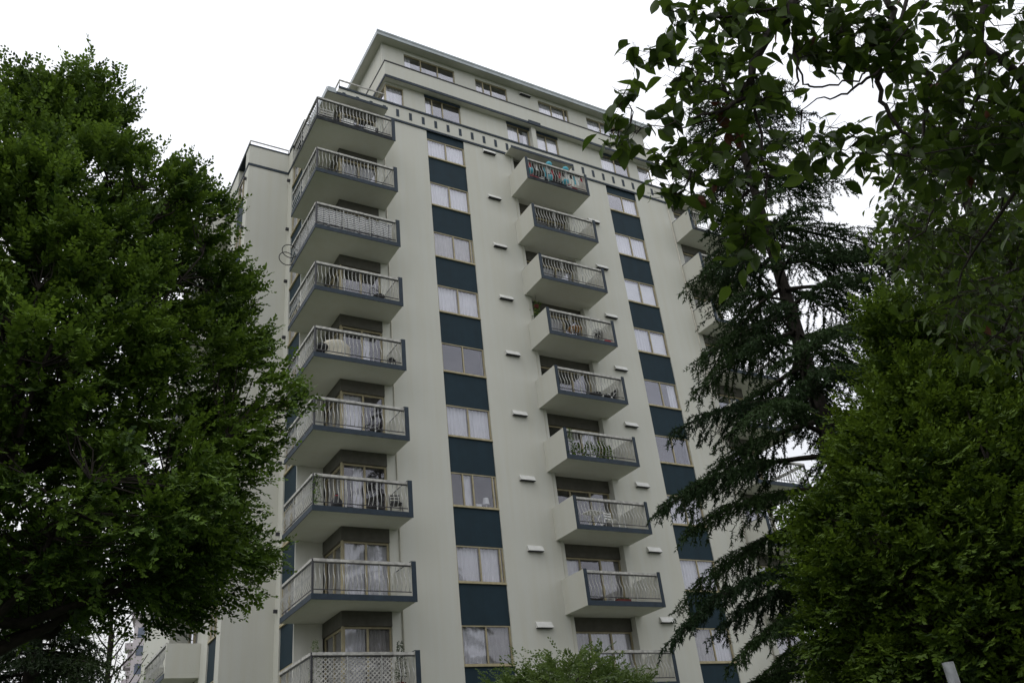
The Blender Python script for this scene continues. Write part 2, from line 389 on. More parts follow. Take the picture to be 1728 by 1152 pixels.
# ---- balconies
def bal_mesh(h):
    pts = []
    for i in range(11):
        t = i / 10; out = .085 * math.sin(math.pi * min(1, t / .62)) ** 1.3 if t < .62 else -.02 * math.sin(math.pi * (t - .62) / .38)
        pts.append((0, -out, t * h))
    return MB().tube(pts, .0125, 4).mesh('baluster', 'bar')
BH = .80
BAL = bal_mesh(BH)
BALV = np.array([v.co[:] for v in BAL.vertices]); BALF = [tuple(p.vertices) for p in BAL.polygons]
RT = 1.21                                   # rail height above the soffit
nbal = [0]
def railing(parent, p0, p1, zs, outdir, single, n=None, skip=None):
    """open railing between two plan points; outdir is the rotation that turns local -y outwards"""
    p0, p1 = Vector((*p0, 0)), Vector((*p1, 0)); d = (p1 - p0); ln = d.length; d.normalize(); q = Vector((-d.y, d.x, 0))
    def bar(w_, z0, z1, name, m, ext=0):
        a, b = p0 - d * ext, p1 + d * ext
        MB().prism([tuple((a - q * w_).xy), tuple((b - q * w_).xy), tuple((b + q * w_).xy), tuple((a + q * w_).xy)], z0, z1).obj(name, m, parent)
    bar(.045, zs + RT - .085, zs + RT, 'top_rail', 'rail')
    bar(.014, zs + .285, zs + .31, 'bottom_rail', 'dark')
    bar(.012, zs + RT - .125, zs + RT - .10, 'upper_bar', 'dark')
    n = n or max(2, int(ln / .148)); rnd = random.Random(int(zs * 10))
    mb = MB()
    for i in range(n):
        if skip and skip[0] <= i < skip[1]: continue
        p = p0 + d * (ln * (i + .5) / n)
        if single and nbal[0] < 300:
            nbal[0] += 1
            put('baluster', BAL, parent, (p.x, p.y, zs + .298), outdir + rnd.uniform(-.15, .15))
        else:
            c, s_ = math.cos(outdir), math.sin(outdir); b = len(mb.v)
            mb.v += [(p.x + v[0] * c - v[1] * s_, p.y + v[0] * s_ + v[1] * c, zs + .298 + v[2]) for v in BALV]
            mb.f += [tuple(b + j for j in f) for f in BALF]
    if mb.v:
        o = mb.obj('balustrade', 'bar', parent); o['kind'] = 'stuff'
    if single or True:
        pm = MB()
        for i in range(1, 3):
            p = p0 + d * (ln * i / 3); MB().box(p.x - .014, p.x + .014, p.y - .014, p.y + .014, zs + .18, zs + RT - .086).obj('post', 'bar', parent)
BY = -1.30; MY = -1.445
CX0, CX1 = -5.52, -2.17
def corner_balcony(k, flip=False):
    zs = soff(k); X = (lambda a: S2 - a) if flip else (lambda a: a)
    fx = lambda poly: [(X(a), b) for a, b in poly][::-1 if flip else 1]
    o = MB().prism(fx([(CX0, BY), (CX1, BY), (CX1, -.003), (XC, -.003), (XC, Y2 - .003), (CX0, Y2 - .003)]), zs, zs + .17).obj('balcony', 'stucco', Bd)
    def bx(a, b, y0, y1, z0, z1, name, m): 
        x0, x1 = sorted((X(a), X(b))); MB().box(x0, x1, y0, y1, z0, z1).obj(name, m, o)
    bx(CX0 - .025, CX1 - .13, BY - .025, BY - .002, zs - .012, zs + .165, 'fascia', 'trim_stained' if k == 0 else 'trim')
    bx(CX0 - .025, CX0 - .002, BY, Y2, zs - .012, zs + .165, 'fascia', 'trim_stained' if k == 0 else 'trim')
    bx(CX1 - .13, CX1, BY + .002, -.004, zs + .172, zs + RT + .03, 'end_wall', 'stucco')
    bx(CX1 - .13, CX1 + .02, BY - .03, BY - .002, zs - .012, zs + RT + .045, 'wall_edge', 'trim')
    bx(CX1 - .14, CX1 + .01, BY, -.004, zs + RT + .032, zs + RT + .05, 'wall_cap', 'trim')
    f0 = (X(CX0 + .04), BY + .04); f1 = (X(CX1 - .14), BY + .04); b0 = (X(CX0 + .04), Y2 - .02)
    sg = not flip and k >= 2
    railing(o, f0, f1, zs, 0, sg, 22, skip=(0, 18) if (k == 8 and not flip) else None); railing(o, f0, b0, zs, R(90) if flip else R(-90), False, 20)
    bx(CX0 + .01, CX0 + .07, BY + .01, BY + .07, zs + .17, zs + RT - .005, 'corner_post', 'dark')
    # sliding doors in the corner, with the dark header over them
    zd = zs - H + .175
    if k < NF:
        zt = zs - .46; rnd = random.Random(k + 40 * flip)
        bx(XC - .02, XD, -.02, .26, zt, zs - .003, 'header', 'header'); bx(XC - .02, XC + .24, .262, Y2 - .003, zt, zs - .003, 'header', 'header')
        front, side = DOORS[k % len(DOORS)]
        if not flip:
            window(Bd, (XC + .06, .06, zd), 0, XD - XC - .065, zt - zd - .004, [(1, front[0]), (1, front[1])], 'sliding_door', .06, False)
            window(Bd, (XC + .06, Y2 - .01, zd), R(-90), Y2 - .13, zt - zd - .004, [(1, side[0]), (1, side[1])], 'sliding_door', .06, False)
        else:
            window(Bd, (S2 - XD + .005, .06, zd), 0, XD - XC - .065, zt - zd - .004, [(1, front[0]), (1, front[1])], 'sliding_door', .06, False)
            window(Bd, (S2 - XC - .06, .12, zd), R(90), Y2 - .13, zt - zd - .004, [(1, side[0]), (1, side[1])], 'sliding_door', .06, False)
        bx(XC, XC + .055, .0, .10, zd, zt - .003, 'door_post', 'frame')
    return o
DOORS = [('cc', 'cd'), ('dd', 'gd'), ('dd', 'dd'), ('dl', 'dd'), ('cd', 'dd'), ('rd', 'dd'), ('cc', 'dd'), ('cg', 'dd'), ('cg', 'bg'), ('cc', 'dd')]
def mid_balcony(k):
    zs = soff(k); x0, x1 = 4.17, 7.57
    o = MB().box(x0, x1, MY, -.003, zs, zs + .17).obj('balcony', 'stucco', Bd)
    def bx(a, b, y0, y1, z0, z1, name, m): MB().box(a, b, y0, y1, z0, z1).obj(name, m, o)
    bx(x0 + .13, x1 - .13, MY - .025, MY - .002, zs - .012, zs + .165, 'fascia', 'trim_stained' if k == 0 else 'trim')
    for a in (x0, x1 - .13):
        bx(a, a + .13, MY + .002, -.004, zs + .172, zs + RT + .03, 'end_wall', 'stucco')
        bx(a, a + .13, MY - .03, MY - .002, zs - .012, zs + RT + .045, 'wall_edge', 'trim')
    railing(o, (x0 + .14, MY + .04), (x1 - .14, MY + .04), zs, 0, k >= 2, 21)
    zd = zs - H + .175
    if k < NF:
        zt = zs - .48
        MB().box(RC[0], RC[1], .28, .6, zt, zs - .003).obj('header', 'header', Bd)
        c = MDOORS[k % len(MDOORS)]
        window(Bd, (RC[0] + .002, .36, zd), 0, RC[1] - RC[0] - .004, zt - zd - .004, [(.9, c[0]), (1, c[1]), (1, c[2])], 'sliding_door', .06, False)
        MB().box(RC[0], RC[1], .003, .6, zs, zs + .172).obj('floor_slab', 'stucco', Bd)
    return o
MDOORS = ['dgd', 'dcc', 'dcd', 'ddd', 'dgc', 'ddd', 'cdg', 'gcc', 'ccc', 'ccc']
for k in range(NF): corner_balcony(k); mid_balcony(k); corner_balcony(k, True)
# doors of the top floor, under the canopies
for (a, b, y, cs) in ((XC + .06, XD, .06, 'gd'), (S2 - XD + .005, S2 - XC - .06, .06, 'gd')):
    window(Bd, (a, y, soff(0) + .175), 0, b - a, 29.2 - soff(0) - .175, [(1, cs[0]), (1, cs[1])], 'sliding_door', .06, False)
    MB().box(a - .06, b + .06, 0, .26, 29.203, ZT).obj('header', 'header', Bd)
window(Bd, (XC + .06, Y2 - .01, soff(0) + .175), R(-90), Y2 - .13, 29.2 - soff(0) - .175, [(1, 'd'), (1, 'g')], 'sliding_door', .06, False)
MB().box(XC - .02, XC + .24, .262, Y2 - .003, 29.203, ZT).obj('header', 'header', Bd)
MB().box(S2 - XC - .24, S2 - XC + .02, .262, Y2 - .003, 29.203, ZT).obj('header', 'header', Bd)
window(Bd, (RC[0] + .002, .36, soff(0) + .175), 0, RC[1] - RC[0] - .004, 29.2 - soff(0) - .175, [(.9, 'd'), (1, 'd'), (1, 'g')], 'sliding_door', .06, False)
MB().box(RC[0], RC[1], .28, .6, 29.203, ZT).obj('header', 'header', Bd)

# ---- wing balconies on the left and right flanks
for q, f in (((lambda a, b: (a, b)), -1), (mir, 1)):
    for n in range(-2, 8):
        zs = 7.48 + H * n
        x0, x1 = q(-8.02, XW - .003); o = MB().box(x0, x1, 6.9, 11.4, zs, zs + .17).obj('balcony', 'stucco', Bd)
        MB().box(x0, x1, 6.9, 7.03, zs + .172, zs + 1.16).obj('end_wall', 'stucco', o)
        MB().box(x0, x1, 11.27, 11.4, zs + .172, zs + 1.16).obj('end_wall', 'stucco', o)
        xr = -7.98 if f < 0 else S2 + 7.98
        railing(o, (xr, 7.04), (xr, 11.26), zs, R(-90) if f < 0 else R(90), False, 26)
        xe = (-8.045, -8.022) if f < 0 else (S2 + 8.022, S2 + 8.045)
        MB().box(*xe, 6.9, 11.4, zs - .012, zs + .165).obj('fascia', 'trim', o)
        xm = q(-7.55, XW - .003); MB().box(*xm, 9.2, 9.33, zs + .172, zs + H - .004).obj('divider', 'stucco', o)
        lx = XW + .06 if f < 0 else S2 - XW - .06
        window(Bd, (lx, 9.595 if f < 0 else 7.605, zs + .175), R(-90) if f < 0 else R(90), 1.99, 2.0, [(1, 'd'), (1, 'c')], 'sliding_door', .06, False)
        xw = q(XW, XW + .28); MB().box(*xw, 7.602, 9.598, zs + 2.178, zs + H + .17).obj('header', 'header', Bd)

# ---- band with slots, canopies, parapets and rails at roof-terrace level
BZ0, BZ1 = 29.66, 30.58
MB().box(XC, S2 - XC, 0, .16, BZ0 + .003, BZ1).obj('parapet_band', 'stucco', Bd)
MB().box(XC + .0, XC + .16, .163, Y2, BZ0 + .003, BZ1).obj('parapet_band', 'stucco', Bd)
MB().box(S2 - XC - .16, S2 - XC, .163, Y2, BZ0 + .003, BZ1).obj('parapet_band', 'stucco', Bd)
for z0, z1, n_ in ((BZ0 - .05, BZ0 + .06, 'lower_moulding'), (BZ1 - .03, BZ1 + .07, 'upper_moulding')):
    MB().box(XC - .02, S2 - XC + .02, -.045, -.003, z0, z1).obj(n_, 'trim', Bd)
n_sl = int((S2 - 2 * XC - .4) / .628)
for i in range(n_sl):
    x = -1.38 + .628 * (i - 4)
    if XC + .1 < x < S2 - XC - .1:
        MB().box(x - .07, x + .07, -.012, .004, 29.93, 30.36).obj('band_slot', 'trim', Bd)
def canopy(x0, x1, y0, y1, left_metal=False):
    o = MB().box(x0, x1, y0, y1, BZ0 - .09, BZ0 - .052).obj('canopy', 'stucco', Bd)
    MB().box(x0, x1, y0 - .022, y0 - .002, BZ0 - .11, BZ0 + .03).obj('fascia', 'trim', o)
    return o
canopy(4.08, 7.58, -.60, -.003)
for q in ((lambda a, b: (a, b)), mir):
    x0, x1 = q(-4.82, -2.10); o = canopy(x0, x1, -.55, -.003)
    x0, x1 = q(-4.82, XC - .003); MB().box(x0, x1, 0, Y2 - .003, BZ0 - .09, BZ0 - .052).obj('soffit', 'stucco', o)
    x0, x1 = q(-4.86, -4.825); MB().box(x0, x1, -.56, Y2, BZ0 - .12, BZ0 + .16).obj('flashing', 'metal_fascia', o)
    x0, x1 = q(-4.82, -4.45); MB().box(x0, x1, -.60, -.575, BZ0 - .10, BZ0 + .16).obj('flashing', 'metal_fascia', o)
    # low rail above the corner
    r_ = MB(); a, b = q(-4.12, -2.0)
    r_.box(a, b, -.05, .0, 30.98, 31.04); 
    for x in (a + .02, (a + b) / 2, b - .02): r_.box(x - .014, x + .014, -.03, .0, BZ1 + .072, 30.979)
    r_.obj('terrace_railing', 'rail', Bd)
    r2 = MB(); a, b = q(XC, XC + .05); r2.box(a, b, .003, Y2, 30.98, 31.04); r2.box(a, b, Y2 - .04, Y2, BZ1 + .002, 30.978); r2.obj('terrace_railing', 'rail', Bd)
    # rims of the side face and the wing, with low rails
    for (xa, xb, ya, yb) in ((XS - .03, XC - .003, Y2 - .03, Y2 + .3), (XS - .03, XS + .3, Y2 + .303, Y3 - .033), (XW - .03, XS + .3, Y3 - .03, Y3 + .3), (XW - .03, XW + .3, Y3 + .303, YB)):
        x0, x1 = q(xa, xb); MB().box(x0, x1, ya, yb, ZT, ZT + .06).obj('parapet_rim', 'trim', Bd)
    r3 = MB()
    for (xa, ya, xb, yb) in ((XW + .03, Y3 + .05, XS - .02, Y3 + .05), (XS + .03, Y2 + .05, XS + .03, Y3 - .0), (XW + .03, Y3 + .08, XW + .03, YB - .1), (XS + .06, Y2 + .05, XC - .03, Y2 + .05)):
        x0, x1 = sorted(q(xa, xb)); r3.box(x0 - .02, x1 + .02, min(ya, yb) - .02, max(ya, yb) + .02, ZT + .30, ZT + .345)
        for (xx, yy) in ((xa, ya), (xb, yb)):
            xq = q(xx, xx)[0]; r3.box(xq - .016, xq + .016, yy - .016, yy + .016, ZT + .062, ZT + .298)
    r3.obj('roof_railing', 'rail', Bd)
    x0, x1 = q(XW - .02, XS + .0); MB().box(x0, x1, Y3 - .03, Y3 - .003, 28.48, 28.60).obj('moulding', 'trim', Bd)
    x0, x1 = q(XW - .03, XW - .003); MB().box(x0, x1, Y3 - .03, YB, 28.48, 28.60).obj('moulding', 'trim', Bd)
    x0, x1 = q(XS - .03, XS - .003); MB().box(x0, x1, Y2, Y3 - .033, 28.48, 28.60).obj('moulding', 'trim', Bd)
    # small dark scupper pipes and rain pipes on the flanks
    for n in range(-2, 9):
        for xf, yf in ((XS, 3.72), (XW, 4.30), (XW, 6.2)):
            z = 9.02 + H * n; 
            if z < ZT - .5:
                s1 = MB().box(-.13, 0, -.05, .05, -.05, .06) if q is not mir else MB().box(0, .13, -.05, .05, -.05, .06)
                s1.obj('scupper', 'dark', Bd, (xf if q is not mir else S2 - xf, yf, z))
    x0 = q(-2.10, -2.10)[0]
    MB().tube([(x0, -.03, 0), (x0, -.03, BZ0 - .1)], .028, 8).obj('rain_pipe', 'pipe', Bd, smooth=True)
    x0 = q(4.36, 4.36)[0]
# expansion joint bead left of the middle recess
MB().box(RC[0] - .03, RC[0] - .0005, .281, .7, 0, ZT).obj('reveal', 'stucco', Bd); MB().box(RC[1] + .0005, RC[1] + .03, .281, .7, 0, ZT).obj('reveal', 'stucco', Bd)
MB().box(4.365, 4.385, -.012, -.001, 0, BZ0 - .06).obj('joint_bead', 'pipe', Bd)

# ---- penthouse storeys
P1X, P1Y = -1.80, .30
P1Z0, P1Z1 = ZT, 32.22
PW = [(P1X + .02, -.90, 'c'), (.18, 2.05, 'ldd'), (4.62, 5.92, 'cr'), (6.22, 7.60, 'bb'), (10.24, 12.06, 'cd'), (12.68, S2 - P1X - .02, 'c')]
def row(wins, xa, xb, y, z0, zs, zh, z1, sill=False, th=.2):
    """wall with window openings: piers between, spandrel below, lintel above"""
    MB().box(xa, xb, y, y + th, z0, zs).obj('wall', 'stucco', Bd); MB().box(xa, xb, y, y + th, zh, z1).obj('wall', 'stucco', Bd)
    x = xa
    for a, b, cs in wins:
        if a - x > .05: MB().box(x, a, y, y + th, zs + .001, zh - .001).obj('wall', 'stucco', Bd)
        pan = {'ldd': [(.42, 'c'), (.58, 'd'), (1, 'd')], 'ddd': [(1, 'l'), (1, 'd'), (1, 'd')], 'gd': [(.5, 'g'), (.5, 'd'), (1, 'd')], 'ccd': [(1, 'c'), (1, 'c'), (.3, 'd')]}.get(cs, [(1, c) for c in cs])
        window(Bd, (a, y + .05, zs + .002), 0, b - a, zh - zs - .004, pan, fr=.04, sill=False)
        x = b
    if xb - x > .05: MB().box(x, xb, y, y + th, zs + .001, zh - .001).obj('wall', 'stucco', Bd)
row(PW, P1X, S2 - P1X, P1Y, P1Z0, 30.75, 32.1, P1Z1 - .003)
MB().box(P1X + .3, S2 - P1X - .3, P1Y + 1.1, P1Y + 1.12, ZT, 35).obj('dark_backing', 'room_shade', Bd)
for q, f in (((lambda a, b: (a, b)), -1), (mir, 1)):
    x0, x1 = q(P1X, P1X + .2)
    MB().box(x0, x1, P1Y + .2, 16, P1Z0, 30.75).obj('wall', 'stucco', Bd); MB().box(x0, x1, P1Y + .2, 16, 32.1, P1Z1 - .003).obj('wall', 'stucco', Bd)
    MB().box(x0, x1, 1.8, 16, 30.751, 32.099).obj('wall', 'stucco', Bd)
    window(Bd, (P1X + .04 if f < 0 else S2 - P1X - .04, 1.79 if f < 0 else P1Y + .21, 30.752), R(-90) if f < 0 else R(90), 1.79 - P1Y - .21, 1.345, [(1, 'c')], fr=.04, sill=False)
    # parapet of the upper terrace
    x0, x1 = q(P1X - .1, P1X + .06)
    MB().box(x0, x1, .12, 16, P1Z1, 33.2).obj('parapet', 'stucco', Bd)
    xa, xb = q(P1X - .13, P1X + .08); MB().box(xa, xb, .14, 16, 33.203, 33.26).obj('parapet_rim', 'dark', Bd)
    xa, xb = q(P1X - .135, P1X - .103); MB().box(xa, xb, -.03, 16, P1Z1 - .02, P1Z1 + .12).obj('moulding', 'trim', Bd)
    xa, xb = q(-1.87, -1.67); MB().box(xa, xb, .58, 16, 33.0, 34.78).obj('wall', 'stucco', Bd)
MB().box(P1X - .1, S2 - P1X + .1, 0, .118, P1Z1, 33.2).obj('parapet', 'stucco', Bd)
MB().box(P1X - .13, S2 - P1X + .13, -.03, .138, 33.203, 33.26).obj('parapet_rim', 'dark', Bd)
MB().box(P1X - .1, S2 - P1X + .1, -.035, -.003, P1Z1 - .02, P1Z1 + .12).obj('moulding', 'trim', Bd)
MB().box(P1X + .061, S2 - P1X - .061, .12, 16, P1Z1 - .001, P1Z1 + .1).obj('terrace_slab', 'stucco', Bd)
for a, b, cs in PW[1:5]:        # teal lintels over the windows
    MB().box(a - .02, b + .02, P1Y - .02, P1Y - .002, 32.04, P1Z1 - .022).obj('lintel', 'trim', Bd)
MB().box(5.72, 6.42, -.07, -.037, P1Z1 - .03, P1Z1 + .2).obj('moulding_block', 'trim', Bd)
MB().box(5.94, 6.2, P1Y - .18, P1Y - .002, ZT, P1Z1 - .024).obj('pier', 'stucco', Bd)
P2Y = .36
row([(-.75, 1.95, 'ddd'), (3.11, 4.93, 'gd'), (6.80, 8.66, 'ccd'), (9.84, 12.54, 'ccc')], -1.87, S2 + 1.87, P2Y, 33.0, 33.45, 34.55, 34.78)
EX, EY = -2.24, -.05
MB().box(EX, S2 - EX, EY, 16.5, 34.79, 34.86).obj('eave', 'stucco', Bd)
MB().box(EX - .03, S2 - EX + .03, EY - .04, EY - .003, 34.77, 35.0).obj('fascia', 'metal_fascia', Bd)
MB().box(EX - .05, S2 - EX + .05, EY - .06, EY - .0425, 34.97, 35.07).obj('gutter', 'metal_fascia', Bd)
for x0, x1 in ((EX - .03, EX - .003), (S2 - EX + .003, S2 - EX + .03)):
    MB().box(x0, x1, EY, 16.5, 34.77, 35.03).obj('fascia', 'metal_fascia', Bd)
MB().box(EX, S2 - EX, EY, 16.5, 34.861, 35.0).obj('roof', 'roof', Bd)
MB().box(P1X, S2 - P1X, 15.9, 16.1, ZT, 34.78).obj('wall', 'stucco', Bd)

# ---- vent hoods
def hood(x, z, y=0):
    mb = MB(); w2, d_, h_ = .325, .15, .21
    mb.v = [(-w2, 0, -h_ / 2), (w2, 0, -h_ / 2), (w2, 0, h_ / 2), (-w2, 0, h_ / 2), (-w2, -d_, -h_ / 2), (w2, -d_, -h_ / 2), (w2, -.035, h_ / 2), (-w2, -.035, h_ / 2)]
    mb.f = [(0, 3, 7, 4), (1, 5, 6, 2), (4, 7, 6, 5), (3, 2, 6, 7)]
    o = mb.obj('vent_hood', 'vent', Bd, (x, y - .003, z))
    MB().box(-w2 + .015, w2 - .015, -d_ + .012, -.004, -h_ / 2 - .02, -h_ / 2 - .002).obj('louvre', 'dark', o)
for k in range(11): hood(3.2, 29.42 - H * k - (0 if k else 0.0))
for k in range(1, 11): hood(8.72, 29.66 - H * k)
hood(6.0, 34.62 - .02, P2Y)

# ------------------------------------------------------------------ trees
def profile_from(pts, cen, h):
    """outline pixels -> (height, radius) in the upright plane through the trunk at distance h"""
    c = np.array(cen[:2]); d = (c - np.array(CAM[:2])); d /= np.linalg.norm(d); lat = np.array([d[1], -d[0]])
    out = []
    for px, py in pts:
        v = np.array(ray(px, py)); t = h / (v[:2] @ d); p = np.array(CAM) + v * t
        out.append((p[2], abs((p[:2] - c) @ lat)))
    return sorted(out)
def rand_dirs(rng, n): return norm(rng.normal(size=(n, 3)))
def broadleaf(name, label, cen, prof, seed, mat_, nclus, ntwig, nleaf, leaf=.075, lw=.5, ztrunk=3.0, up=.8, group=None, limbs=34, twig=.7, inner=.45, upright=.0, trunk_r=.24, depth=1.0, clump=.15, lobes=70, lobe_r=.8):
    rng = np.random.default_rng(seed)
    root = thing(name, label, 'tree', (cen[0], cen[1], 0), 0, group)
    pz = np.array([p[0] for p in prof]); pr = np.array([p[1] for p in prof]); zmax = pz.max(); zmin = pz.min()
    nk = rng.uniform(0, 6.28, (5,)); 
    def rad(z, a):
        r = np.interp(z, pz, pr)
        return r * (1 + .07 * np.sin(3 * a + nk[0] + z * .8) + .07 * np.sin(5 * a + nk[1] - z * 1.3) + .05 * np.sin(9 * a + nk[2] + z * 2.1))
    # trunk
    tz = np.linspace(0, zmax * .86, 12); tx = .10 * np.sin(tz * .5 + nk[3]); ty = .10 * np.cos(tz * .43 + nk[4]) - .1 * math.cos(nk[4])
    tr = trunk_r * (1 - tz / (zmax * .9)) ** .8 + .025
    tr[0] *= 1.35
    MB().tube(list(zip(tx, ty, tz)), list(tr), 10).obj('trunk', 'bark', root, smooth=True)
    vd = np.array([cen[0] - CAM.x, cen[1] - CAM.y]); vd /= np.linalg.norm(vd)
    ax = lambda z: np.stack([np.interp(z, tz, tx), np.interp(z, tz, ty)], -1)
    lm = MB(); lpts = []
    for i in range(limbs):
        f = i / limbs; z0 = ztrunk * .75 + (zmax * .72 - ztrunk * .75) * f ** 1.1; a = i * 2.39996 + rng.uniform(-.3, .3)
        ze = min(zmax * .97, max(zmin + .3, z0 + (1.1 + 3.2 * rng.random()) * (1 - .35 * f) * (.5 + up)))
        re = rad(ze, a) * rng.uniform(.78, .96); p0 = np.array([*ax(z0), z0]); p1 = np.array([re * math.cos(a), re * math.sin(a), ze]); p1[:2] -= (p1[:2] @ vd) * (1 - depth) * vd
        t = np.linspace(0, 1, 9)[:, None]
        bow = np.array([0, 0, 1.]) * (-.10 * np.linalg.norm(p1 - p0)) * np.sin(np.pi * t)
        pts = p0 + (p1 - p0) * t + bow + rng.normal(size=(9, 3)) * .04 * np.sin(np.pi * t); r0 = .025 + .075 * (1 - f) * trunk_r / .24
        lm.tube(pts.tolist(), list(np.linspace(r0, .012, 9)), 6); lpts.append(pts)
    LP = np.concatenate(lpts)
    lm.obj('limbs', 'bark', root, smooth=True)['kind'] = 'stuff'
    # clusters
    zz = rng.uniform(zmin, zmax, nclus * 6); wgt = np.interp(zz, pz, pr) + .25; zz = rng.choice(zz, nclus, False, wgt / wgt.sum())
    aa = rng.uniform(0, 2 * np.pi, nclus); ff = np.where(rng.random(nclus) < inner, rng.uniform(.2, .8, nclus), rng.uniform(.82, 1.0, nclus))
    # foliage gathers in lobes: each outer cluster is drawn to its nearest lobe, and the gaps between lobes stay hollow
    lz = rng.choice(zz, lobes); la = rng.uniform(0, 2 * np.pi, lobes); outer = ff > .8
    dist = np.full(nclus, 9.); near = np.zeros(nclus, int)
    for q in range(lobes):
        dq = np.hypot(zz - lz[q], rad(zz, zz * 0) * np.angle(np.exp(1j * (aa - la[q])))); m_ = dq < dist; dist[m_] = dq[m_]; near[m_] = q
    pull = np.where(outer, .34, .0); zz = zz + (lz[near] - zz) * pull; aa = aa + np.angle(np.exp(1j * (la[near] - aa))) * pull
    ff = np.where(outer, 1.0 - .17 * np.clip(dist / lobe_r, 0, 1.3) ** 1.5 + rng.normal(0, .02, nclus), ff)
    rr = rad(zz, aa) * ff; cc = np.stack([rr * np.cos(aa), rr * np.sin(aa), zz], -1); cc[:, :2] -= ((cc[:, :2] @ vd) * (1 - depth))[:, None] * vd
    # twigs from limbs to clusters
    tm = MB()
    for c in cc:
        dd = np.linalg.norm(LP - c + np.array([0, 0, .5]), axis=1); p = LP[dd.argmin()]
        m_ = (p + c) / 2 + rng.normal(size=3) * .08; tm.tube([p.tolist(), m_.tolist(), c.tolist()], [.016, .011, .006], 4, False)
    tm.obj('branches', 'bark', root)['kind'] = 'stuff'
    rad_out = norm(np.stack([np.cos(aa), np.sin(aa), np.zeros(nclus)], -1))
    hz = ((zz - zmin) / (zmax - zmin))[:, None]
    axis = norm(rad_out * (1.15 - .5 * hz) + np.array([0, 0, 1.]) * (up * 2 * hz - .15) + rng.normal(size=(nclus, 3)) * .22)
    nt_ = nclus * ntwig
    tb = np.repeat(cc, ntwig, 0) + rng.normal(size=(nt_, 3)) * clump
    td = norm(np.repeat(axis, ntwig, 0) + rng.normal(size=(nt_, 3)) * .42)
    tl = twig * rng.uniform(.55, 1.15, nt_)
    tone_t = np.clip(np.repeat(rng.normal(.30, .15, nclus), ntwig) + rng.normal(0, .08, nt_), 0, 1)
    s = (np.arange(nleaf) + .5) / nleaf
    base = tb[:, None] + td[:, None] * (tl[:, None] * s)[..., None]
    side = norm(np.cross(td, np.array([0, 0, 1.]) + rng.normal(size=(nt_, 3)) * .35))
    sgn = np.where(np.arange(nleaf) % 2, 1., -1.)
    ld = norm(side[:, None] * sgn[None, :, None] * .8 + td[:, None] * .75 + rng.normal(size=(nt_, nleaf, 3)) * .22)
    nn = norm(np.cross(td, side)[:, None] + rng.normal(size=(nt_, nleaf, 3)) * .35)
    ln = leaf * rng.uniform(.65, 1.2, (nt_, nleaf)) * (1.1 - .35 * s[None])
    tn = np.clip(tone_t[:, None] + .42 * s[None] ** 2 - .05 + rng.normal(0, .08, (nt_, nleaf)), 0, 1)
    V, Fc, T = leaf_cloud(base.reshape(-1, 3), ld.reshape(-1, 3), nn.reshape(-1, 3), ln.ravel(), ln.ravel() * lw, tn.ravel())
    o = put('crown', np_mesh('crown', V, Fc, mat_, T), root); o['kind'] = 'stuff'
    st = MB()
    return root
LEFT = [(8, 125), (28, 205), (58, 258), (118, 282), (200, 306), (275, 335), (320, 365), (355, 395), (380, 430), (395, 500), (410, 570), (425, 640), (438, 720), (445, 800), (450, 890), (440, 960), (410, 990), (370, 1010), (300, 1030), (200, 1040)]
def az_pos(px, py, h): p = at(px, py, h); return (p.x, p.y)
cL = az_pos(2, 700, 14); pL = profile_from(LEFT, cL, 14)
pL = pL + [(pL[-1][0] + .35, .05)]
broadleaf('hornbeam_tree', 'broad green hornbeam with dense upright crown left of the tower', cL, pL, 3, 'hornbeam', 1750, 11, 16, .105, .60, up=.55, ztrunk=5.6, inner=.38, limbs=44, twig=.52, depth=.62, clump=.13, lobes=190, lobe_r=.65)
RIGHT = [(1560, 545), (1545, 610), (1520, 690), (1475, 750), (1435, 810), (1395, 880), (1360, 940), (1358, 1000), (1385, 1090), (1415, 1150), (1440, 1250)]
cR = az_pos(1600, 800, 12.5); pR = profile_from(RIGHT, cR, 12.5); pR[-1] = (pR[-1][0], max(.2, pR[-1][1] * .5)); pR.append((pR[-1][0] + .4, .05))
broadleaf('hornbeam_tree', 'bushy bright green tree below the cherry boughs at lower right', cR, pR, 8, 'yewgreen', 1300, 11, 15, .090, .60, up=.6, ztrunk=1.5, limbs=36, twig=.46, depth=.7, clump=.11, lobes=130, lobe_r=.6)
cR2 = az_pos(1790, 800, 14.5); pR2 = [(1.5, 2.0), (3, 3.1), (5, 3.0), (6.5, 2.4), (8.0, 1.5), (9.0, .6), (9.4, .05)]
broadleaf('hornbeam_tree', 'leafy green tree cut off by the right edge of the photo', cR2, pR2, 11, 'yewgreen', 950, 10, 15, .095, .60, up=.6, ztrunk=1.5, limbs=30, twig=.5)
# low feathery tree in front of the lowest balconies
cS = az_pos(945, 1150, 17); pS = [(2.2, 1.1), (3.0, 1.6), (3.6, 1.5), (3.95, 1.1), (4.15, .7), (4.3, .1)]
broadleaf('small_tree', 'low feathery light green tree in front of the lowest middle balcony', cS, pS, 21, 'shrub', 420, 8, 14, .085, .55, up=.2, ztrunk=1.2, limbs=12, twig=.42, inner=.3, trunk_r=.07)

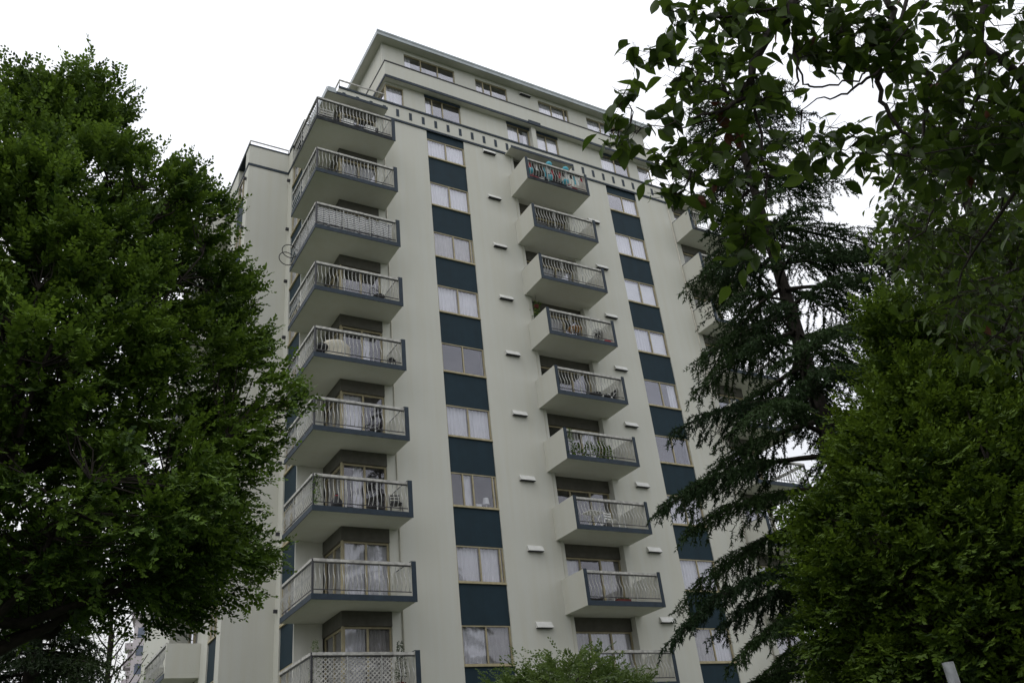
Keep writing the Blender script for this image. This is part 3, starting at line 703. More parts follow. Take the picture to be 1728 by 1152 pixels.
def tufts(rng, P, D, n, l0, l1, wd, tone, droop=.3):
    k = len(P); B = np.repeat(P, n, 0); d = norm(np.repeat(D, n, 0) * .7 + rng.normal(size=(k * n, 3)) * .6 + np.array([0, 0, -droop]))
    ln = rng.uniform(l0, l1, k * n); sd = norm(np.cross(d, rng.normal(size=(k * n, 3)))) * (wd * rng.uniform(.6, 1.2, k * n))[:, None]
    V = np.stack([B - sd * .5, B + sd * .5, B + d * ln[:, None]], 1).reshape(-1, 3); Fc = np.arange(len(V)).reshape(-1, 3)
    return V, Fc, np.repeat(np.clip(np.repeat(tone, n) + rng.normal(0, .1, k * n), 0, 1), 3)
def conifer(name, label, cen, height, lenf, seed, mat_, nbr=120, z0=2.5, slope=.15, droop=.35, group=None, sec=34, dens=1.3, trunk_r=.30, tri=(.07, .13, .034), lop=0.0):
    rng = np.random.default_rng(seed); root = thing(name, label, 'tree', (cen[0], cen[1], 0), 0, group)
    tz = np.linspace(0, height, 14); tr = trunk_r * (1 - tz / height) ** .85 + .02; wob = .07
    MB().tube([(wob * math.sin(z * .6), wob * math.cos(z * .5), z) for z in tz], list(tr), 10).obj('trunk', 'bark', root, smooth=True)
    bm = MB(); P, D, T = [], [], []
    for i in range(nbr):
        f = (i + rng.random()) / nbr; z = z0 + (height - .3 - z0) * f; a = i * 2.39996 + rng.uniform(-.5, .5); ln = lenf(z) * rng.uniform(.72, 1.12) * (1 + lop * math.cos(a + YAW) * (1 if z > 11.5 else .25))
        out = np.array([math.cos(a), math.sin(a), 0]); sd = np.array([-out[1], out[0], 0]); s = np.linspace(0, 1, 12)
        sl = slope + rng.uniform(-.12, .12)
        pts = np.array([0, 0, z]) + out * (ln * s)[:, None] + np.array([0, 0, 1.]) * (ln * (sl * s - droop * s ** 2.6))[:, None] + sd * (.06 * ln * np.sin(s * 4 + a))[:, None]
        bm.tube(pts.tolist(), list(np.linspace(.018 + .014 * ln, .006, 12)), 5, False)
        tn = np.clip(rng.normal(.45, .18), 0, 1)
        n2 = max(6, int(sec * ln / 3.5))
        for j in range(n2):
            u = .22 + .78 * (j + rng.random() * .6) / n2; b = np.array([np.interp(u, s, pts[:, q]) for q in range(3)])
            sg = 1 if j % 2 else -1; l2 = ln * (.36 * (1 - u) + .07) * rng.uniform(.6, 1.2) + .10; l2 = min(l2, 1.25)
            d2 = norm(out * .75 + sd * sg * rng.uniform(.5, 1.0) + np.array([0, 0, rng.uniform(-.2, .12)]))
            m2 = max(4, int(l2 / .055)); t = np.linspace(0, 1, m2)
            q2 = b + d2 * (l2 * t)[:, None] + np.array([0, 0, -1.]) * (l2 * .38 * t ** 2)[:, None]
            if l2 > .3: bm.tube([q2[0].tolist(), q2[m2 // 2].tolist(), q2[-1].tolist()], [.008, .006, .003], 3, False)
            P.append(q2); D.append(np.repeat(d2[None], m2, 0)); T.append(np.full(m2, tn))
            for h in range(max(1, int(l2 / .16 * dens))):
                c = q2[rng.integers(0, m2)]; l3 = rng.uniform(.10, .34); m3 = max(3, int(l3 / .05)); t3 = np.linspace(.1, 1, m3)
                d3 = norm(np.array([0, 0, -.55]) + d2 * rng.uniform(.1, .8) + sd * rng.uniform(-.7, .7))
                P.append(c + d3 * (l3 * t3)[:, None]); D.append(np.repeat(d3[None], m3, 0)); T.append(np.full(m3, tn - .1))
    bm.obj('branches', 'bark', root, smooth=True)['kind'] = 'stuff'
    P, D, T = np.concatenate(P), np.concatenate(D), np.concatenate(T)
    V, Fc, T = tufts(rng, P, D, 4, *tri, T)
    o = put('crown', np_mesh('crown', V, Fc, mat_, T), root); o['kind'] = 'stuff'
    return root
cC = az_pos(1373, 650, 21)
conifer('cedar_tree', 'tall dark drooping cedar in front of the right corner of the tower', cC, 22.8, lambda z: float(np.interp(z, [2, 5, 9, 12.5, 15, 18, 20.5, 22.8], [4.6, 4.8, 4.3, 3.5, 2.9, 2.3, 1.6, .3])), 5, 'cedar', 112, 2.2, lop=.42)
cC2 = az_pos(1680, 450, 23)
conifer('cedar_tree', 'second dark cedar standing behind the cherry leaves at far right', cC2, 20, lambda z: float(np.interp(z, [2, 8, 13, 17, 20], [4.4, 4.2, 2.8, 1.6, .3])), 6, 'cedar', 70, 2.5)
cH = az_pos(60, 1100, 22)
conifer('fir_tree', 'dark fir with flat sprays under the big left tree', cH, 9.8, lambda z: float(np.interp(z, [1, 4, 6, 8, 9.8], [2.4, 2.0, 1.6, 1.0, .2])), 7, 'hemlock', 170, 1.0, slope=.05, droop=.25)
# slender half-bare tree in the gap on the left
cB = az_pos(192, 1100, 30)
rng = np.random.default_rng(31); bt = thing('slender_tree', 'thin dark half bare tree against the sky beside the left balcony', 'tree', (cB[0], cB[1], 0))
tr_ = MB().tube([(0, 0, 0), (.05, 0, 3), (-.05, .05, 6), (-.15, 0, 8.2), (-.25, .1, 10.5)], [.14, .12, .09, .06, .02], 8).obj('trunk', 'bark', bt, smooth=True)
lim = MB(); LPb = []; 
for i in range(26):
    z = 4.6 + 4.6 * i / 26; a = i * 2.4; l = rng.uniform(.7, 1.5); p0 = Vector((-.05, .03, z)); 
    pts = [p0, p0 + Vector((math.cos(a) * l * .4, math.sin(a) * l * .4, l * .45)), p0 + Vector((math.cos(a) * l * .8, math.sin(a) * l * .8, l * 1.15))]
    lim.tube(pts, [.032, .022, .008], 5, False); LPb += [list(p) for p in pts[1:]]
    for j in range(3):
        b = pts[1].lerp(pts[2], rng.random()); q = b + Vector(rng.normal(size=3).tolist()) * .3 + Vector((0, 0, .2)); lim.tube([b, q], [.010, .004], 4, False); LPb.append(list(q))
lim.obj('branches', 'bark', bt)['kind'] = 'stuff'
LPb = np.array(LPb); k = rng.integers(0, len(LPb), 1500); B = LPb[k] + rng.normal(size=(1500, 3)) * .22
V, Fc, T = leaf_cloud(B, rand_dirs(rng, 1500), rand_dirs(rng, 1500), rng.uniform(.06, .11, 1500), rng.uniform(.03, .05, 1500), rng.random(1500))
put('crown', np_mesh('crown', V, Fc, 'hornbeam', T), bt)['kind'] = 'stuff'

# ------------------------------------------------------------------ cherry boughs in the foreground
rng = np.random.default_rng(77); rnd = random.Random(77)
tp = CAM + Vector((math.sin(R(84)), math.cos(R(84)), 0)) * 7.0; tp.z = 0
ch = thing('cherry_tree', 'overhanging cherry boughs with large pointed dark leaves at upper right', 'tree', tuple(tp))
def loc(p): return Vector(p) - tp
LB = [  # limbs: list of (px, py, horizontal distance), radius at start and end
    ([(1720, -330, 6.2), (1560, -260, 5.4), (1400, -120, 4.8), (1336, 13, 4.5), (1307, 52, 4.5), (1281, 88, 4.45), (1263, 135, 4.4), (1250, 165, 4.4), (1215, 190, 4.35), (1170, 200, 4.3)], .045, .007),
    ([(1281, 88, 4.45), (1268, 150, 4.5), (1280, 200, 4.5), (1291, 273, 4.55), (1290, 340, 4.6), (1265, 395, 4.6)], .014, .004),
    ([(1336, 13, 4.5), (1341, 78, 4.6), (1344, 117, 4.6), (1346, 146, 4.6), (1320, 160, 4.5), (1290, 165, 4.4)], .010, .004),
    ([(1344, 110, 4.6), (1356, 138, 4.6), (1376, 150, 4.7), (1410, 143, 4.7), (1449, 133, 4.75), (1462, 117, 4.8)], .007, .006),
    ([(1352, 180, 4.6), (1390, 172, 4.7), (1420, 160, 4.75), (1450, 145, 4.8), (1478, 126, 4.8), (1500, 90, 4.9), (1520, 20, 5.0), (1560, -120, 5.3)], .003, .016),
    ([(1560, -260, 5.4), (1530, -90, 5.1), (1498, 0, 4.95), (1506, 31, 4.95), (1490, 80, 4.9), (1483, 125, 4.9), (1490, 169, 4.95), (1511, 208, 5.0), (1543, 245, 5.1), (1548, 262, 5.15), (1500, 258, 5.1), (1450, 235, 5.0)], .028, .004),
    ([(1720, -330, 6.2), (1690, -100, 6.0), (1662, 0, 5.9), (1655, 68, 5.9), (1610, 112, 5.8), (1575, 150, 5.7), (1560, 230, 5.6), (1500, 330, 5.7)], .040, .006),
    ([(1655, 68, 5.9), (1673, 86, 5.9), (1728, 138, 6.1), (1800, 190, 6.4), (1900, 230, 6.8)], .024, .040),
    ([(1675, 99, 5.9), (1649, 167, 6.0), (1620, 240, 6.2), (1600, 300, 6.4), (1560, 390, 6.6), (1490, 430, 6.6)], .013, .004),
    ([(1800, 190, 6.4), (1740, 280, 6.6), (1690, 360, 6.9), (1640, 430, 7.1), (1600, 520, 7.2)], .022, .005),
    ([(1900, 230, 6.8), (1800, 380, 7.2), (1740, 480, 7.4), (1690, 560, 7.6), (1640, 600, 7.6)], .022, .005),
    ([(1336, 13, 4.5), (1250, 25, 4.4), (1180, 30, 4.35), (1120, 15, 4.3)], .012, .003),
    ([(1215, 190, 4.35), (1160, 215, 4.3), (1100, 213, 4.25), (1045, 215, 4.2)], .006, .002),
    ([(1250, 165, 4.4), (1190, 140, 4.35), (1120, 90, 4.3), (1075, 85, 4.25)], .006, .002),
    ([(1263, 135, 4.4), (1200, 250, 4.4), (1160, 290, 4.4), (1110, 275, 4.35)], .006, .002)]
LB += [([(1900, 230, 6.8), (1800, 285, 7.3), (1700, 300, 7.8), (1600, 330, 8.3), (1520, 370, 8.6)], .02, .004), ([(1900, 230, 6.8), (1820, 400, 7.7), (1720, 455, 8.4), (1620, 480, 8.8), (1560, 500, 9.0)], .02, .004),
       ([(1900, 230, 6.8), (1830, 480, 8.0), (1740, 560, 8.8), (1680, 590, 9.0)], .016, .004), ([(1700, 300, 7.8), (1680, 390, 8.2), (1640, 420, 8.5)], .010, .003), ([(1600, 330, 8.3), (1560, 280, 8.2), (1500, 270, 8.2)], .008, .003)]
LPc = []
for pts, r0, r1 in LB:
    pp = [loc(at(*p)) for p in pts]; n = len(pp); fine = []
    for i in range(n - 1):
        for t in (0, .34, .67):
            q = pp[i].lerp(pp[i + 1], t); fine.append(q + Vector(rng.normal(size=3).tolist()) * .012)
    fine.append(pp[-1]); rr = [r0 + (r1 - r0) * i / (len(fine) - 1) for i in range(len(fine))]
    MB().tube(fine, rr, 7).obj('limb', 'bark_red', ch, smooth=True); LPc += [list(q) for q in fine]
MB().tube([(0, 0, 0), (.05, 0, 1.2), (-.1, .1, 2.6), loc(at(1900, 230, 6.8)), loc(at(1720, -330, 6.2))], [.24, .18, .15, .075, .05], 12).obj('trunk', 'bark_red', ch, smooth=True)
LPc = np.array(LPc)
# clusters: px, py, distance, leaves, spread in metres
CL = [(1075, 97, 4.25, 5, .09), (1052, 158, 4.2, 3, .07), (1045, 178, 4.2, 5, .08), (1072, 222, 4.22, 4, .09), (1033, 222, 4.2, 6, .07), (1050, 245, 4.2, 3, .06),
      (1128, 12, 4.3, 4, .09), (1175, 12, 4.32, 6, .10), (1138, 45, 4.3, 5, .09), (1116, 90, 4.3, 7, .10), (1120, 195, 4.3, 3, .06), (1148, 130, 4.3, 8, .12), (1110, 270, 4.35, 7, .11),
      (1165, 300, 4.35, 8, .11), (1140, 330, 4.35, 7, .10), (1150, 240, 4.35, 8, .12), (1195, 255, 4.4, 8, .13), (1190, 190, 4.35, 8, .12), (1190, 80, 4.35, 10, .13), (1230, 60, 4.4, 10, .13), (1170, 150, 4.35, 9, .13),
      (1240, 110, 4.42, 9, .12), (1225, 160, 4.42, 8, .12), (1275, 130, 4.45, 7, .10), (1290, 55, 4.45, 9, .13), (1330, 30, 4.5, 9, .13), (1270, 15, 4.4, 11, .14), (1220, 18, 4.4, 10, .14), (1250, 230, 4.45, 8, .12), (1265, 170, 4.45, 9, .12),
      (1290, 170, 4.45, 6, .09), (1325, 165, 4.55, 5, .08), (1220, 320, 4.5, 9, .12), (1260, 330, 4.55, 8, .12), (1285, 290, 4.55, 8, .11), (1255, 400, 4.6, 10, .12), (1280, 385, 4.6, 7, .10), (1225, 385, 4.55, 5, .08), (1255, 440, 4.6, 4, .08), (1305, 230, 4.55, 5, .09),
      (1375, 60, 4.65, 9, .12), (1350, 85, 4.6, 7, .11), (1395, 90, 4.7, 9, .12), (1420, 55, 4.7, 10, .13), (1450, 50, 4.8, 11, .13), (1480, 75, 4.85, 12, .13), (1500, 100, 4.9, 9, .12), (1440, 100, 4.75, 9, .11), (1470, 25, 4.85, 9, .13), (1400, 20, 4.7, 10, .13), (1360, 15, 4.6, 8, .12), (1520, 50, 4.95, 7, .10),
      (1520, 115, 4.9, 4, .07), (1510, 175, 5.0, 5, .09), (1445, 232, 5.0, 6, .10), (1470, 250, 5.0, 7, .10), (1450, 275, 5.05, 5, .09), (1500, 232, 5.05, 5, .09), (1385, 245, 4.95, 8, .11), (1400, 215, 4.95, 5, .08), (1365, 265, 4.9, 7, .10), (1535, 265, 5.2, 8, .12)]
for i in range(46):   # the full boughs on the right
    x, y = rnd.uniform(1560, 1800), rnd.uniform(-40, 290)
    if x < 1600 and 20 < y < 70: continue
    CL.append((x, y, rnd.uniform(5.4, 6.4), rnd.randint(8, 12), .17))
for i in range(96):
    x, y = rnd.uniform(1480, 1800), rnd.uniform(230, 590)
    if x < 1480 + (y - 420) * .9 and y > 420: continue
    CL.append((x, y, rnd.uniform(6.6, 9.2), rnd.randint(9, 14), .20))
for i in range(60): CL.append((rnd.uniform(1150, 1900), rnd.uniform(-420, -30), rnd.uniform(4.2, 6.4), 9, .25))
for i in range(130): CL.append((rnd.uniform(1790, 2500), rnd.uniform(-500, 620), rnd.uniform(4.5, 8.5), 9, .28))   # unseen rest of the crown right of the frame, added for shade
# one leaf: pointed oval, folded along the midrib and drooping, with a short stalk
def cherry_leaf(curl, seed):
    rs = np.linspace(0, 1, 7); wv = np.array([0, .62, .95, 1, .80, .42, 0]) * .25; V = [(0, 0, .0)]
    r2 = random.Random(seed); V = []; F = []
    for i, t in enumerate(rs):
        z = -curl * t * t * .45; y = t
        V += [(-wv[i], y, z + wv[i] * .35 + r2.uniform(-.01, .01)), (0, y, z), (wv[i], y, z + wv[i] * .35 + r2.uniform(-.01, .01))]
    for i in range(6):
        b = i * 3; F += [(b, b + 1, b + 4, b + 3), (b + 1, b + 2, b + 5, b + 4)]
    b = len(V); V += [(-.012, -.22, .05), (.012, -.22, .05), (.012, .02, 0), (-.012, .02, 0)]; F.append((b, b + 1, b + 2, b + 3))
    return np.array(V), F
LT = [cherry_leaf(c, i) for i, c in enumerate((.15, .5, .9, .35))]
LME = []
for i, (V, F) in enumerate(LT):
    for mname in ('cherry', 'cherry_dead'):
        me = bpy.data.meshes.new('leaf'); me.from_pydata([tuple(v) for v in V], [], F); me.materials.append(M[mname]); me.update()
        me.polygons.foreach_set('use_smooth', [True] * len(F)); LME.append(me)
tw = MB(); leaves = []; 
for (px, py, h, n, spr) in CL:
    c = np.array(loc(at(px, py, h))); dd = np.linalg.norm(LPc - c, axis=1); p = LPc[dd.argmin()]
    m_ = (p + c) / 2 + np.array([0, 0, .04 * dd.min()]) + rng.normal(size=3) * .03
    if 0.04 < dd.min() < 0.8: tw.tube([p.tolist(), m_.tolist(), c.tolist()], [.006, .004, .0022], 5, False)
    for j in range(int(n * 2.1)):
        b = c + rng.normal(size=3) * spr * .7
        d = norm(np.array([*rng.normal(size=2) * .75, rng.uniform(-1.15, .1)]))
        up = norm(np.array([*rng.normal(size=2) * .6, 1.0])); ln = rng.uniform(.10, .165) * (.8 if h > 6.5 else 1)
        xx = norm(np.cross(d, up)); zz_ = np.cross(xx, d)
        leaves.append((h, b, xx, d, zz_, ln, rng.integers(0, 4), rng.random() < .004, rng.random()))
        tw.tube([c.tolist(), (b - d * ln * .2).tolist()], [.0022, .0014], 3, False)
for (px, py, h) in ((1213, 172, 4.35), (1224, 225, 4.4), (1232, 222, 4.4), (1180, 330, 4.35), (1635, 297, 5.6), (1215, 178, 4.36), (1240, 232, 4.4), (1376, 60, 4.6)):
    c = np.array(loc(at(px, py, h)))
    for j in range(2):
        d = norm(np.array([*rng.normal(size=2) * .5, -.8])); xx = norm(np.cross(d, rng.normal(size=3))); leaves.append((h - .5, c, xx, d, np.cross(xx, d), .085, 2, True, .5))
tw.obj('twigs', 'bark_red', ch)['kind'] = 'stuff'
leaves.sort(key=lambda t: t[0])
Vs, Fs, Ts = [], [], []; off = 0
for i, (h, b, xx, d, zz_, ln, kind, dead, tone) in enumerate(leaves):
    if i < 300 or dead:
        o = put('leaf', LME[kind * 2 + (1 if dead else 0)], ch)
        o.matrix_local = Matrix(((xx[0] * ln, d[0] * ln, zz_[0] * ln, b[0]), (xx[1] * ln, d[1] * ln, zz_[1] * ln, b[1]), (xx[2] * ln, d[2] * ln, zz_[2] * ln, b[2]), (0, 0, 0, 1)))
    else:
        V, F = LT[kind]; W_ = b + (V[:, :1] * xx + V[:, 1:2] * d + V[:, 2:] * zz_) * ln
        Vs.append(W_); Fs.append(np.array(F) + off); Ts.append(np.full(len(W_), tone)); off += len(W_)
me = np_mesh('foliage', np.concatenate(Vs), np.concatenate(Fs), 'cherry', np.concatenate(Ts)); me.polygons.foreach_set('use_smooth', [True] * len(me.polygons))
put('foliage', me, ch)['kind'] = 'stuff'

# ------------------------------------------------------------------ galvanised post
pp = at(1599, 1117, 6.3)
po = thing('metal_post', 'round galvanised steel post with open top at lower right', 'post', (pp.x, pp.y, 0))
mb = MB(); n = 16; z1 = pp.z
for r_, z in ((.035, .13), (.035, z1), (.029, z1), (.029, z1 - .3)):
    for j in range(n): a = 2 * math.pi * j / n; mb.v.append((r_ * math.cos(a), r_ * math.sin(a), z))
for i in range(3):
    for j in range(n): mb.f.append((i * n + j, i * n + (j + 1) % n, (i + 1) * n + (j + 1) % n, (i + 1) * n + j))
mb.obj('tube', 'galv', po, smooth=False)
MB().lathe([(.07, .13), (.07, .16), (.037, .17)], 16).obj('collar', 'galv', po)
# ------------------------------------------------------------------ distant tower
pt = at(322, 1100, 170)
ft = thing('distant_tower', 'far pale apartment tower glimpsed between the trees at lower left', 'building', (pt.x, pt.y, 0), R(-12))
ht = at(262, 1062, 170).z
MB().box(-9, 9, -9, 9, 0, ht).obj('wall', 'far', ft)
MB().box(-9.6, 9.6, -9.6, 9.6, ht, ht + .8).obj('roof', 'far', ft)
MB().box(-3, 3, -3, 3, ht + .8, ht + 4).obj('penthouse', 'far', ft)
wm = MB().box(-1.2, 1.2, -.05, .1, 0, 1.6).mesh('window', 'farglass'); sm_ = MB().box(-1.6, 1.6, -1.5, 0, 0, 1.1).mesh('balcony', 'far')
for k in range(int(ht / 2.9)):
    for j in range(5):
        x = -7.2 + 3.6 * j; z = 1.2 + 2.9 * k
        put('window', wm, ft, (x, -9.0, z)); put('window', wm, ft, (-9.0, x, z), R(-90))
        if j % 2: put('balcony', sm_, ft, (x, -9.003, z - 1.1)); put('balcony', sm_, ft, (-9.003, x, z - 1.1), R(-90))

# ------------------------------------------------------------------ things on the balconies
def fl(k): return soff(k) + .172
def ring(r, n=20, ry=None, axis='y', c=(0, 0, 0)):
    ry = ry or r; out = []
    for i in range(n + 1):
        a = 2 * math.pi * i / n; x, z = r * math.cos(a), ry * math.sin(a)
        out.append((c[0] + x, c[1], c[2] + z) if axis == 'y' else (c[0], c[1] + x, c[2] + z) if axis == 'x' else (c[0] + x, c[1] + z, c[2]))
    return out
def wire_chair(label, loc, rz, m, group=None, hoop=True):
    t = thing('balcony_chair', label, 'chair', loc, rz, group)
    MB().lathe([(.02, .43), (.21, .43), (.22, .445), (.21, .46), (.02, .46)], 16).obj('seat', m, t)
    b = MB()
    if hoop:
        b.tube([(-.21, .19, .45)] + [(.26 * math.cos(a), .24, .68 + .26 * math.sin(a)) for a in np.linspace(math.pi * 1.15, -math.pi * .15, 14)] + [(.21, .19, .45)], .014, 6)
        for x in (-.10, 0, .10): b.tube([(x, .2, .45), (x, .24, .90)], .008, 4)
    else:
        for x in (-.19, .19): b.box(x - .016, x + .016, .18, .21, .40, .86)
        for z in (.58, .68, .78): b.box(-.174, .174, .185, .205, z, z + .05)
    b.obj('backrest', m, t)['kind'] = 'stuff'
    for sx in (-1, 1):
        for sy in (-1, 1): MB().tube([(sx * .15, sy * .15, .428), (sx * .21, sy * .21, 0)], .013, 6).obj('leg', m, t)
    return t
def pot_plant(label, loc, h, r, seed, cat='plant', pot='terra', n=260, m='hornbeam', lf=.07, name='potted_plant'):
    rg = np.random.default_rng(seed); t = thing(name, label, cat, loc)
    MB().lathe([(.09, 0), (.13, .20), (.145, .205), (.145, .235), (.12, .235), (.11, .19)], 14).obj('pot', pot, t)
    MB().tube([(0, 0, .19), (.01, 0, .3), (0, .01, .24 + h * .75)], [.016, .014, .005], 6).obj('stem', 'bark', t)
    z = rg.random(n); rr = r * np.sqrt(rg.random(n)) * (1 - .75 * z ** 1.5) + .02; a = rg.uniform(0, 6.28, n)
    B = np.stack([rr * np.cos(a), rr * np.sin(a), .28 + h * z], -1); D = norm(np.stack([np.cos(a), np.sin(a), rg.uniform(-.2, 1.2, n)], -1) + rg.normal(size=(n, 3)) * .4)
    V, Fc, T = leaf_cloud(B, D, rand_dirs(rg, n), lf * rg.uniform(.6, 1.2, n), lf * .5 * rg.uniform(.7, 1.2, n), rg.random(n))
    put('foliage', np_mesh('foliage', V, Fc, m, T), t)['kind'] = 'stuff'
    return t
# top corner balcony: round dark chairs, white boxes and a wooden crate behind the rail
for i, (x, y, lab) in enumerate(((-4.75, -.75, 'round black chair on the top corner balcony, leftmost of three'), (-3.63, -.7, 'round black chair in the middle of the top corner balcony'), (-2.62, -.65, 'round black chair by the end wall of the top corner balcony'))):
    t = thing('tub_chair', lab, 'chair', (x, y, fl(0)), .3 * i, 'round black chairs on the top corner balcony')
    MB().lathe([(.22, .22), (.30, .30), (.30, .40), (.1, .42)], 16).obj('seat', 'black', t)
    b = MB(); pts = [(.30 * math.cos(a), .30 * math.sin(a), .66 + .12 * math.sin(a)) for a in np.linspace(-.5, math.pi + .5, 12)]
    for r_ in (.0, .11, .22): b.tube([(p[0], p[1], p[2] - r_) for p in pts], .06, 6)
    b.obj('backrest', 'black', t)['kind'] = 'stuff'
    for a in (.8, 2.4, 3.9, 5.5): MB().tube([(.2 * math.cos(a), .2 * math.sin(a), .23), (.24 * math.cos(a), .24 * math.sin(a), 0)], .018, 6).obj('leg', 'dark', t)
for x, lab in ((-4.1, 'white storage box between black chairs on the top corner balcony'), (-3.15, 'white storage box nearer the end wall of the top corner balcony')):
    t = thing('storage_box', lab, 'box', (x, -.95, fl(0)), 0, 'white storage boxes')
    MB().box(-.2, .2, -.15, .15, 0, .42).obj('body', 'white', t); MB().box(-.215, .215, -.165, .165, .422, .47).obj('lid', 'white', t)
t = thing('crate', 'pale slatted crate in the outer corner of the top corner balcony', 'crate', (-5.08, -.95, fl(0)))
MB().box(-.28, .28, -.2, .2, .05, .09).obj('base', 'wood', t)
for z in (.1, .24, .38, .52):
    for y in (-.21, .19): MB().box(-.3, .3, y, y + .02, z, z + .07).obj('slat', 'rail', t)
for x in (-.3, .27): MB().box(x, x + .03, -.188, .188, .1, .59).obj('side_panel', 'rail', t)
# striped woven screen round the third corner balcony
m, tt, p = new_mat('woven_screen'); g = N('ShaderNodeNewGeometry', tt); sp = N('ShaderNodeSeparateXYZ', tt); tt.links.new(g.outputs['Position'], sp.inputs[0])
n1 = N('ShaderNodeTexNoise', tt); n1.inputs['Scale'].default_value = 2.6; tt.links.new(g.outputs['Position'], n1.inputs['Vector'])
def mathn(op, a, b):
    q = N('ShaderNodeMath', tt, operation=op)
    for i, v in enumerate((a, b)):
        if isinstance(v, (int, float)): q.inputs[i].default_value = v
        else: tt.links.new(v, q.inputs[i])
    return q.outputs[0]
xy = mathn('ADD', sp.outputs[0], sp.outputs[1])
ph = mathn('ADD', mathn('MULTIPLY', sp.outputs[2], 11.5), mathn('ADD', mathn('MULTIPLY', n1.outputs[0], 1.2), mathn('MULTIPLY', mathn('SINE', mathn('MULTIPLY', xy, 26), 0), .10)))
line = mathn('LESS_THAN', mathn('FRACT', ph, 0), .36)
vert = mathn('LESS_THAN', mathn('FRACT', mathn('MULTIPLY', xy, 4.2), 0), .07)
cm = N('ShaderNodeMix', tt, data_type='RGBA'); cm.inputs[6].default_value = (.62, .62, .62, 1); cm.inputs[7].default_value = (.03, .03, .035, 1)
tt.links.new(mathn('MAXIMUM', line, vert), cm.inputs[0]); tt.links.new(cm.outputs[2], p.inputs['Base Color']); p.inputs['Roughness'].default_value = .9
M['woven'] = m
t = thing('privacy_screen', 'black and white woven privacy screen tied round the third corner balcony from the top', 'privacy screen', (0, 0, 0))
z0, z1 = soff(2) + .22, soff(2) + 1.08
mb = MB(); nn = 60
for i in range(nn + 1):
    x = -5.44 + 2.98 * i / nn; s_ = .05 * abs(math.sin(i * .35)) * (1 if i > 8 else .3)
    mb.v += [(x, -1.225 + .010 * math.sin(i * .8), z0), (x, -1.222 + .012 * math.sin(i * .8 + 1), z1 - s_)]
    if i: mb.f.append((2 * i - 2, 2 * i, 2 * i + 1, 2 * i - 1))
mb.obj('front_panel', 'woven', t); mb = MB()
for i in range(41):
    y = -1.20 + 2.6 * i / 40
    mb.v += [(-5.445 + .010 * math.sin(i * .8), y, z0), (-5.442 + .012 * math.sin(i * .7), y, z1 - .03 * abs(math.sin(i * .4)))]
    if i: mb.f.append((2 * i - 2, 2 * i, 2 * i + 1, 2 * i - 1))
mb.obj('side_panel', 'woven', t)
for i, (dz, dy) in enumerate(((0, 1.15), (-.16, 1.45))):
    tag(MB().tube(ring(.30, 24, axis='y', c=(-5.74 - .03 * i, dy, soff(2) + .50 + dz)), .018, 6, False).obj('hoop', 'black', None), ('upper' if not i else 'lower') + ' black hoop sticking out from the screened corner balcony side rail', 'hoop', 'black hoops on the rail')
# fourth: wire chair; fifth: cloth over a chair, lantern, bowl
wire_chair('round black wire chair behind the rail of the fourth corner balcony', (-2.86, -.72, fl(3)), R(20), 'dark')
t = thing('draped_cloth', 'crumpled beige cloth draped over furniture on the fifth corner balcony', 'cloth', (-4.55, -.75, fl(4)))
mb = MB(); rg = np.random.default_rng(9); nu, nv = 26, 14
for j in range(nv):
    v_ = j / (nv - 1)
    for i in range(nu):
        a = 2 * math.pi * i / nu; r_ = (.06 + .36 * min(1, v_ * 2.2)) * (1 + .14 * math.sin(5 * a + 1) * v_ + .06 * math.sin(11 * a) * v_)
        mb.v.append((r_ * 1.15 * math.cos(a) + rg.normal() * .008, r_ * .75 * math.sin(a), .84 - .70 * max(0, v_ - .3) / .7 + .05 * math.sin(3 * a) * (1 - v_) + .03 * math.cos(2 * a)))
for j in range(nv - 1):
    for i in range(nu): mb.f.append((j * nu + i, (j + 1) * nu + i, (j + 1) * nu + (i + 1) % nu, j * nu + (i + 1) % nu))
mb.f.append(tuple(range(nu)))
mb.obj('cloth', 'cloth', t, smooth=True)
t = thing('kettle_grill', 'low black round grill in the corner of the fifth corner balcony', 'grill', (-5.12, -.8, fl(4)))
MB().lathe([(.05, .25), (.22, .32), (.28, .44), (.28, .47), (.24, .56), (.12, .62), (.02, .635)], 18).obj('bowl', 'black', t, smooth=True)
for a in (.5, 2.6, 4.7): MB().tube([(.16 * math.cos(a), .16 * math.sin(a), .31), (.25 * math.cos(a), .25 * math.sin(a), 0)], .014, 6).obj('leg', 'dark', t)
t = thing('lantern', 'small black lantern on the floor beside the end wall of the fifth corner balcony', 'lantern', (-2.55, -.95, fl(4)))
MB().box(-.12, .12, -.12, .12, 0, .05).obj('base', 'black', t)
for sx in (-.1, .1):
    for sy in (-.1, .1): MB().box(sx - .012, sx + .012, sy - .012, sy + .012, .05, .34).obj('post', 'black', t)
MB().lathe([(.16, .34), (.17, .36), (.06, .46), (.02, .48)], 4).obj('roof', 'black', t); MB().lathe([(.04, .052), (.04, .22), (.01, .23)], 10).obj('candle', 'white', t)
t = thing('flower_bowl', 'terracotta bowl on the floor of the fifth corner balcony', 'bowl', (-3.2, -.6, fl(4)))
MB().lathe([(.10, 0), (.17, .10), (.19, .19), (.17, .19), (.1, .1)], 16).obj('bowl', 'wood', t)
